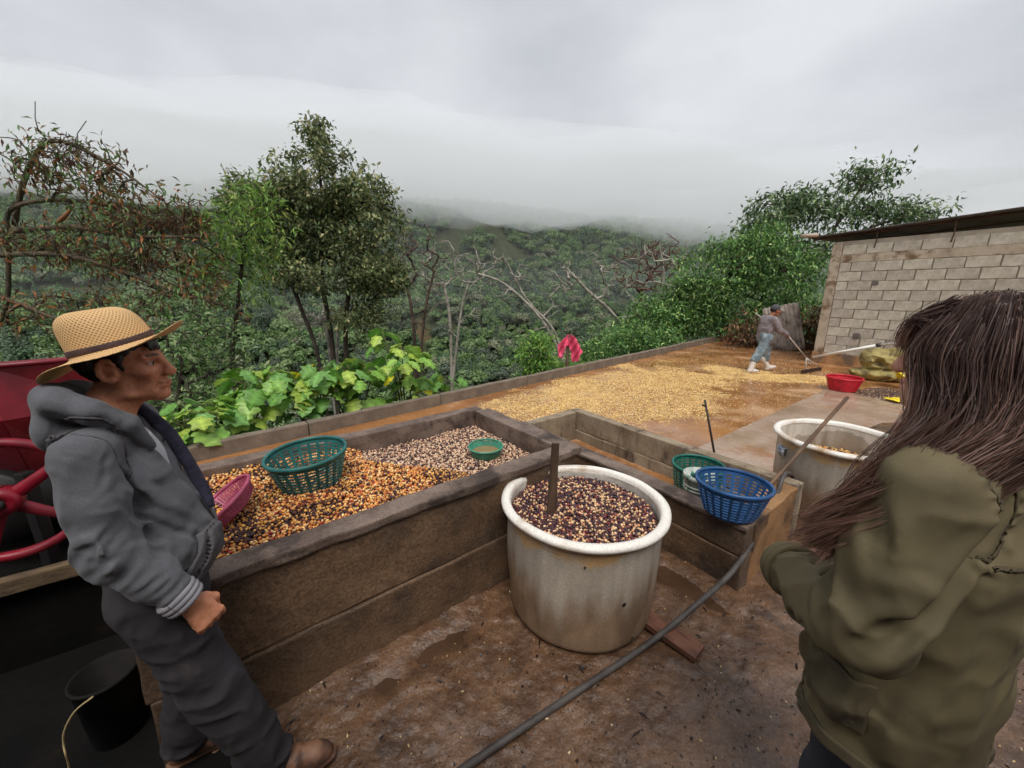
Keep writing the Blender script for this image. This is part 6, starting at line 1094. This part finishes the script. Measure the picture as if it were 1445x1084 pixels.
s_ = SDF((-.55, -.25, .2), (.45, .25, 1.0), .010); s_.chain([(-.02, 0, .90), (-.02, 0, .82)], [.12, .125], .05, ((0, 1, 0), 1.35))
KA = [np.array([-.02, -.085, .82]), np.array([-.11, -.10, .52]), np.array([-.245, -.105, .30])]; KB = [np.array([-.01, .085, .82]), np.array([.14, .095, .50]), np.array([.185, .10, .30])]
for a3 in (KA, KB): s_.chain(a3, [.110, .086, .078], .05)
s_.disp(lambda p: .004 * fbm(p, 12, 2, 3) - .014 * ridge(p, (1, 1, .8), 7, 4), .03); link('jeans', s_.mesh('jeans', 1), mat('pale_jeans', S(122, 136, 142), S(96, 110, 118), 7, .9, bump=.3, bscale=150, c3=S(150, 160, 164), s3=6), wk)
m_wb = mat('white_rubber', S(228, 220, 212), S(206, 196, 186), 8, .5, c3=S(170, 140, 110), s3=7, t3=(.58, .75))
def wboot(top, ank, pitch):
    s2 = SDF((-.2, -.1, -.06), (.32, .1, .46), .009); s2.chain([tuple(top - ank + np.array([0, 0, .07])), (0, 0, .09)], [.070, .056], .03); s2.chain([(-.03, 0, .045), (.09, 0, .045), (.165, 0, .035)], [.045, .045, .036], .03)
    o = link('boot', s2.mesh('boot', 1), m_wb, wk, (ank[0], ank[1], ank[2] - .07), (0, pitch, 0)); return o
wboot(np.array([-.235, -.105, .34]), np.array([-.30, -.105, .07]), 0); wboot(np.array([.19, .10, .33]), np.array([.285, .10, .085]), R(-16))
s_ = SDF((-.2, -.14, 1.36), (.42, .14, 1.62), .007); M3 = KT.to_3x3(); qk = lambda *a: np.array(KT @ Vector(a)); s_.ell(qk(-.018, 0, .055), (.108, .088, .092), .01, M3); s_.ell(qk(0, 0, -.06), (.3, .3, .10), .006, M3, 's'); s_.ell(qk(.125, 0, .048), (.075, .070, .010), .012, M3)
me = s_.mesh('cap', 1); co_ = link('cap', me, mat('trucker_cap', (1, 1, 1), attr='Col', rough=.8), wk); Ki = KT.inverted(); Mi = np.array(Ki.to_3x3()); ti = np.array(Ki.translation)
vcol(me, lambda p: np.where(((p @ Mi.T + ti)[:, 0] > .055)[:, None], np.array(S(206, 202, 200)), np.array(S(70, 70, 74))))
s_ = SDF((-.1, -.12, 1.3), (.24, .12, 1.52), .008); s_.ell(qk(-.03, 0, .02), (.095, .083, .07), .01, M3); s_.ell(qk(.09, 0, -.02), (.1, .2, .12), .01, M3, 's'); link('hair', s_.mesh('hair', 1), MATS['black_hair'], wk)
# squeegee: top-level, held in both hands
HR = np.array([.43, -.155, .875]); HL = np.array([.32, .11, .985]); KM = Matrix.Translation(KO) @ Matrix.Rotation(KPH, 4, 'Z'); kw = lambda p: tuple(KM @ Vector(p)); sq = empty('floor_squeegee', 'wide floor squeegee with dark blade and pale forked handle held by the worker', 'squeegee')
tip = np.array([.90, -.20, .42]); m_hd = mat('pale_handle', S(196, 190, 182), S(160, 150, 140), 6, .5); bl = np.array([1.10, -.34, .05]); br = np.array([.98, .12, .05]); mid = (bl + br) / 2
bl, br = np.array([.80, -.30, .035]), np.array([1.52, -.02, .035]); fork = np.array([.94, -.19, .36]); tubeo('handle', [kw(p) for p in (np.array([-.10, .30, 1.36]), HL, HR, fork)], .014, m_hd, sq, 8)
for e_ in (bl * .8 + br * .2, br * .95 + bl * .05, bl * .45 + br * .55): tubeo('fork', [kw(fork), kw((fork + e_) / 2 + np.array([0, 0, .02])), kw(e_ + np.array([0, 0, .045]))], .012, m_hd, sq, 6)
a_, b_e = Vector(kw(bl)), Vector(kw(br)); dd = b_e - a_; boxo('blade', dd.length, .03, .085, mat('dark_blade', S(52, 36, 32), None, rough=.6), sq, tuple((a_ + b_e) / 2 - Vector((0, 0, .028))), math.atan2(dd.y, dd.x), .004)
# ================================================================= low cloud lying on the mountain
X, Y, F = grid(np.linspace(-1100, 1100, 90), np.linspace(-330, 800, 80)); Yw = Y + .29 * X
D_ = -.28 * X + .96 * Yw; p_ = P3(X, Yw); th = np.clip((D_ - 95) / 190, 0, 1); th = th * th * (3 - 2 * th)
zb = (44 + 13 * fbm(p_, .008, 4, 3)).reshape(X.shape); zt = zb + 2.5 + th * (54 + 10 * fbm(p_, .006, 3, 9)).reshape(X.shape)
n_, m_n = X.shape; i_ = np.arange(n_ * m_n).reshape(n_, m_n); rim_ = np.concatenate([i_[:-1, 0], i_[-1, :-1], i_[:0:-1, -1], i_[0, :0:-1]]); q_ = np.roll(rim_, -1); k_ = n_ * m_n
F3 = np.concatenate([F[:, [0, 1, 2]], F[:, [0, 2, 3]]]); Fa = np.concatenate([F3[:, ::-1], F3 + k_, np.stack([rim_, q_, q_ + k_], 1), np.stack([rim_, q_ + k_, rim_ + k_], 1)])
def slab(name, zb_, zt_, dens, label):
    mv = bpy.data.materials.new(name + '_vapour'); mv.use_nodes = True; t_ = mv.node_tree; t_.nodes.clear(); o_ = N(t_, 'ShaderNodeOutputMaterial'); pv_ = N(t_, 'ShaderNodeVolumePrincipled')
    pv_.inputs['Color'].default_value = (.975, .985, 1, 1); pv_.inputs['Density'].default_value = dens; t_.links.new(pv_.outputs[0], o_.inputs['Volume'])
    tag(link(name, pymesh(name, np.vstack([P3(X, Yw, zb_), P3(X, Yw, zt_)]), Fa, True), mv), label, 'cloud', kind='stuff')
slab('cloud_bank', zb, zt, .015, 'low grey cloud lying along the top of the mountain')
nb = (fbm(p_, .013, 4, 21)).reshape(X.shape); ts = np.clip((D_ - 135) / 110, 0, 1); zm = 27 + 6 * nb - 58 * ts * ts * (3 - 2 * ts); tm = np.clip((D_ - 150) / 120, 0, 1); tm = tm * tm * (3 - 2 * tm)
slab('mist', zm, zm + 2.0 + tm * np.clip(zb - 1.5 - zm, 2, 120), .0013, 'thin mist hanging over the forest below the cloud')
print('script s', round(time.time() - T0, 1))
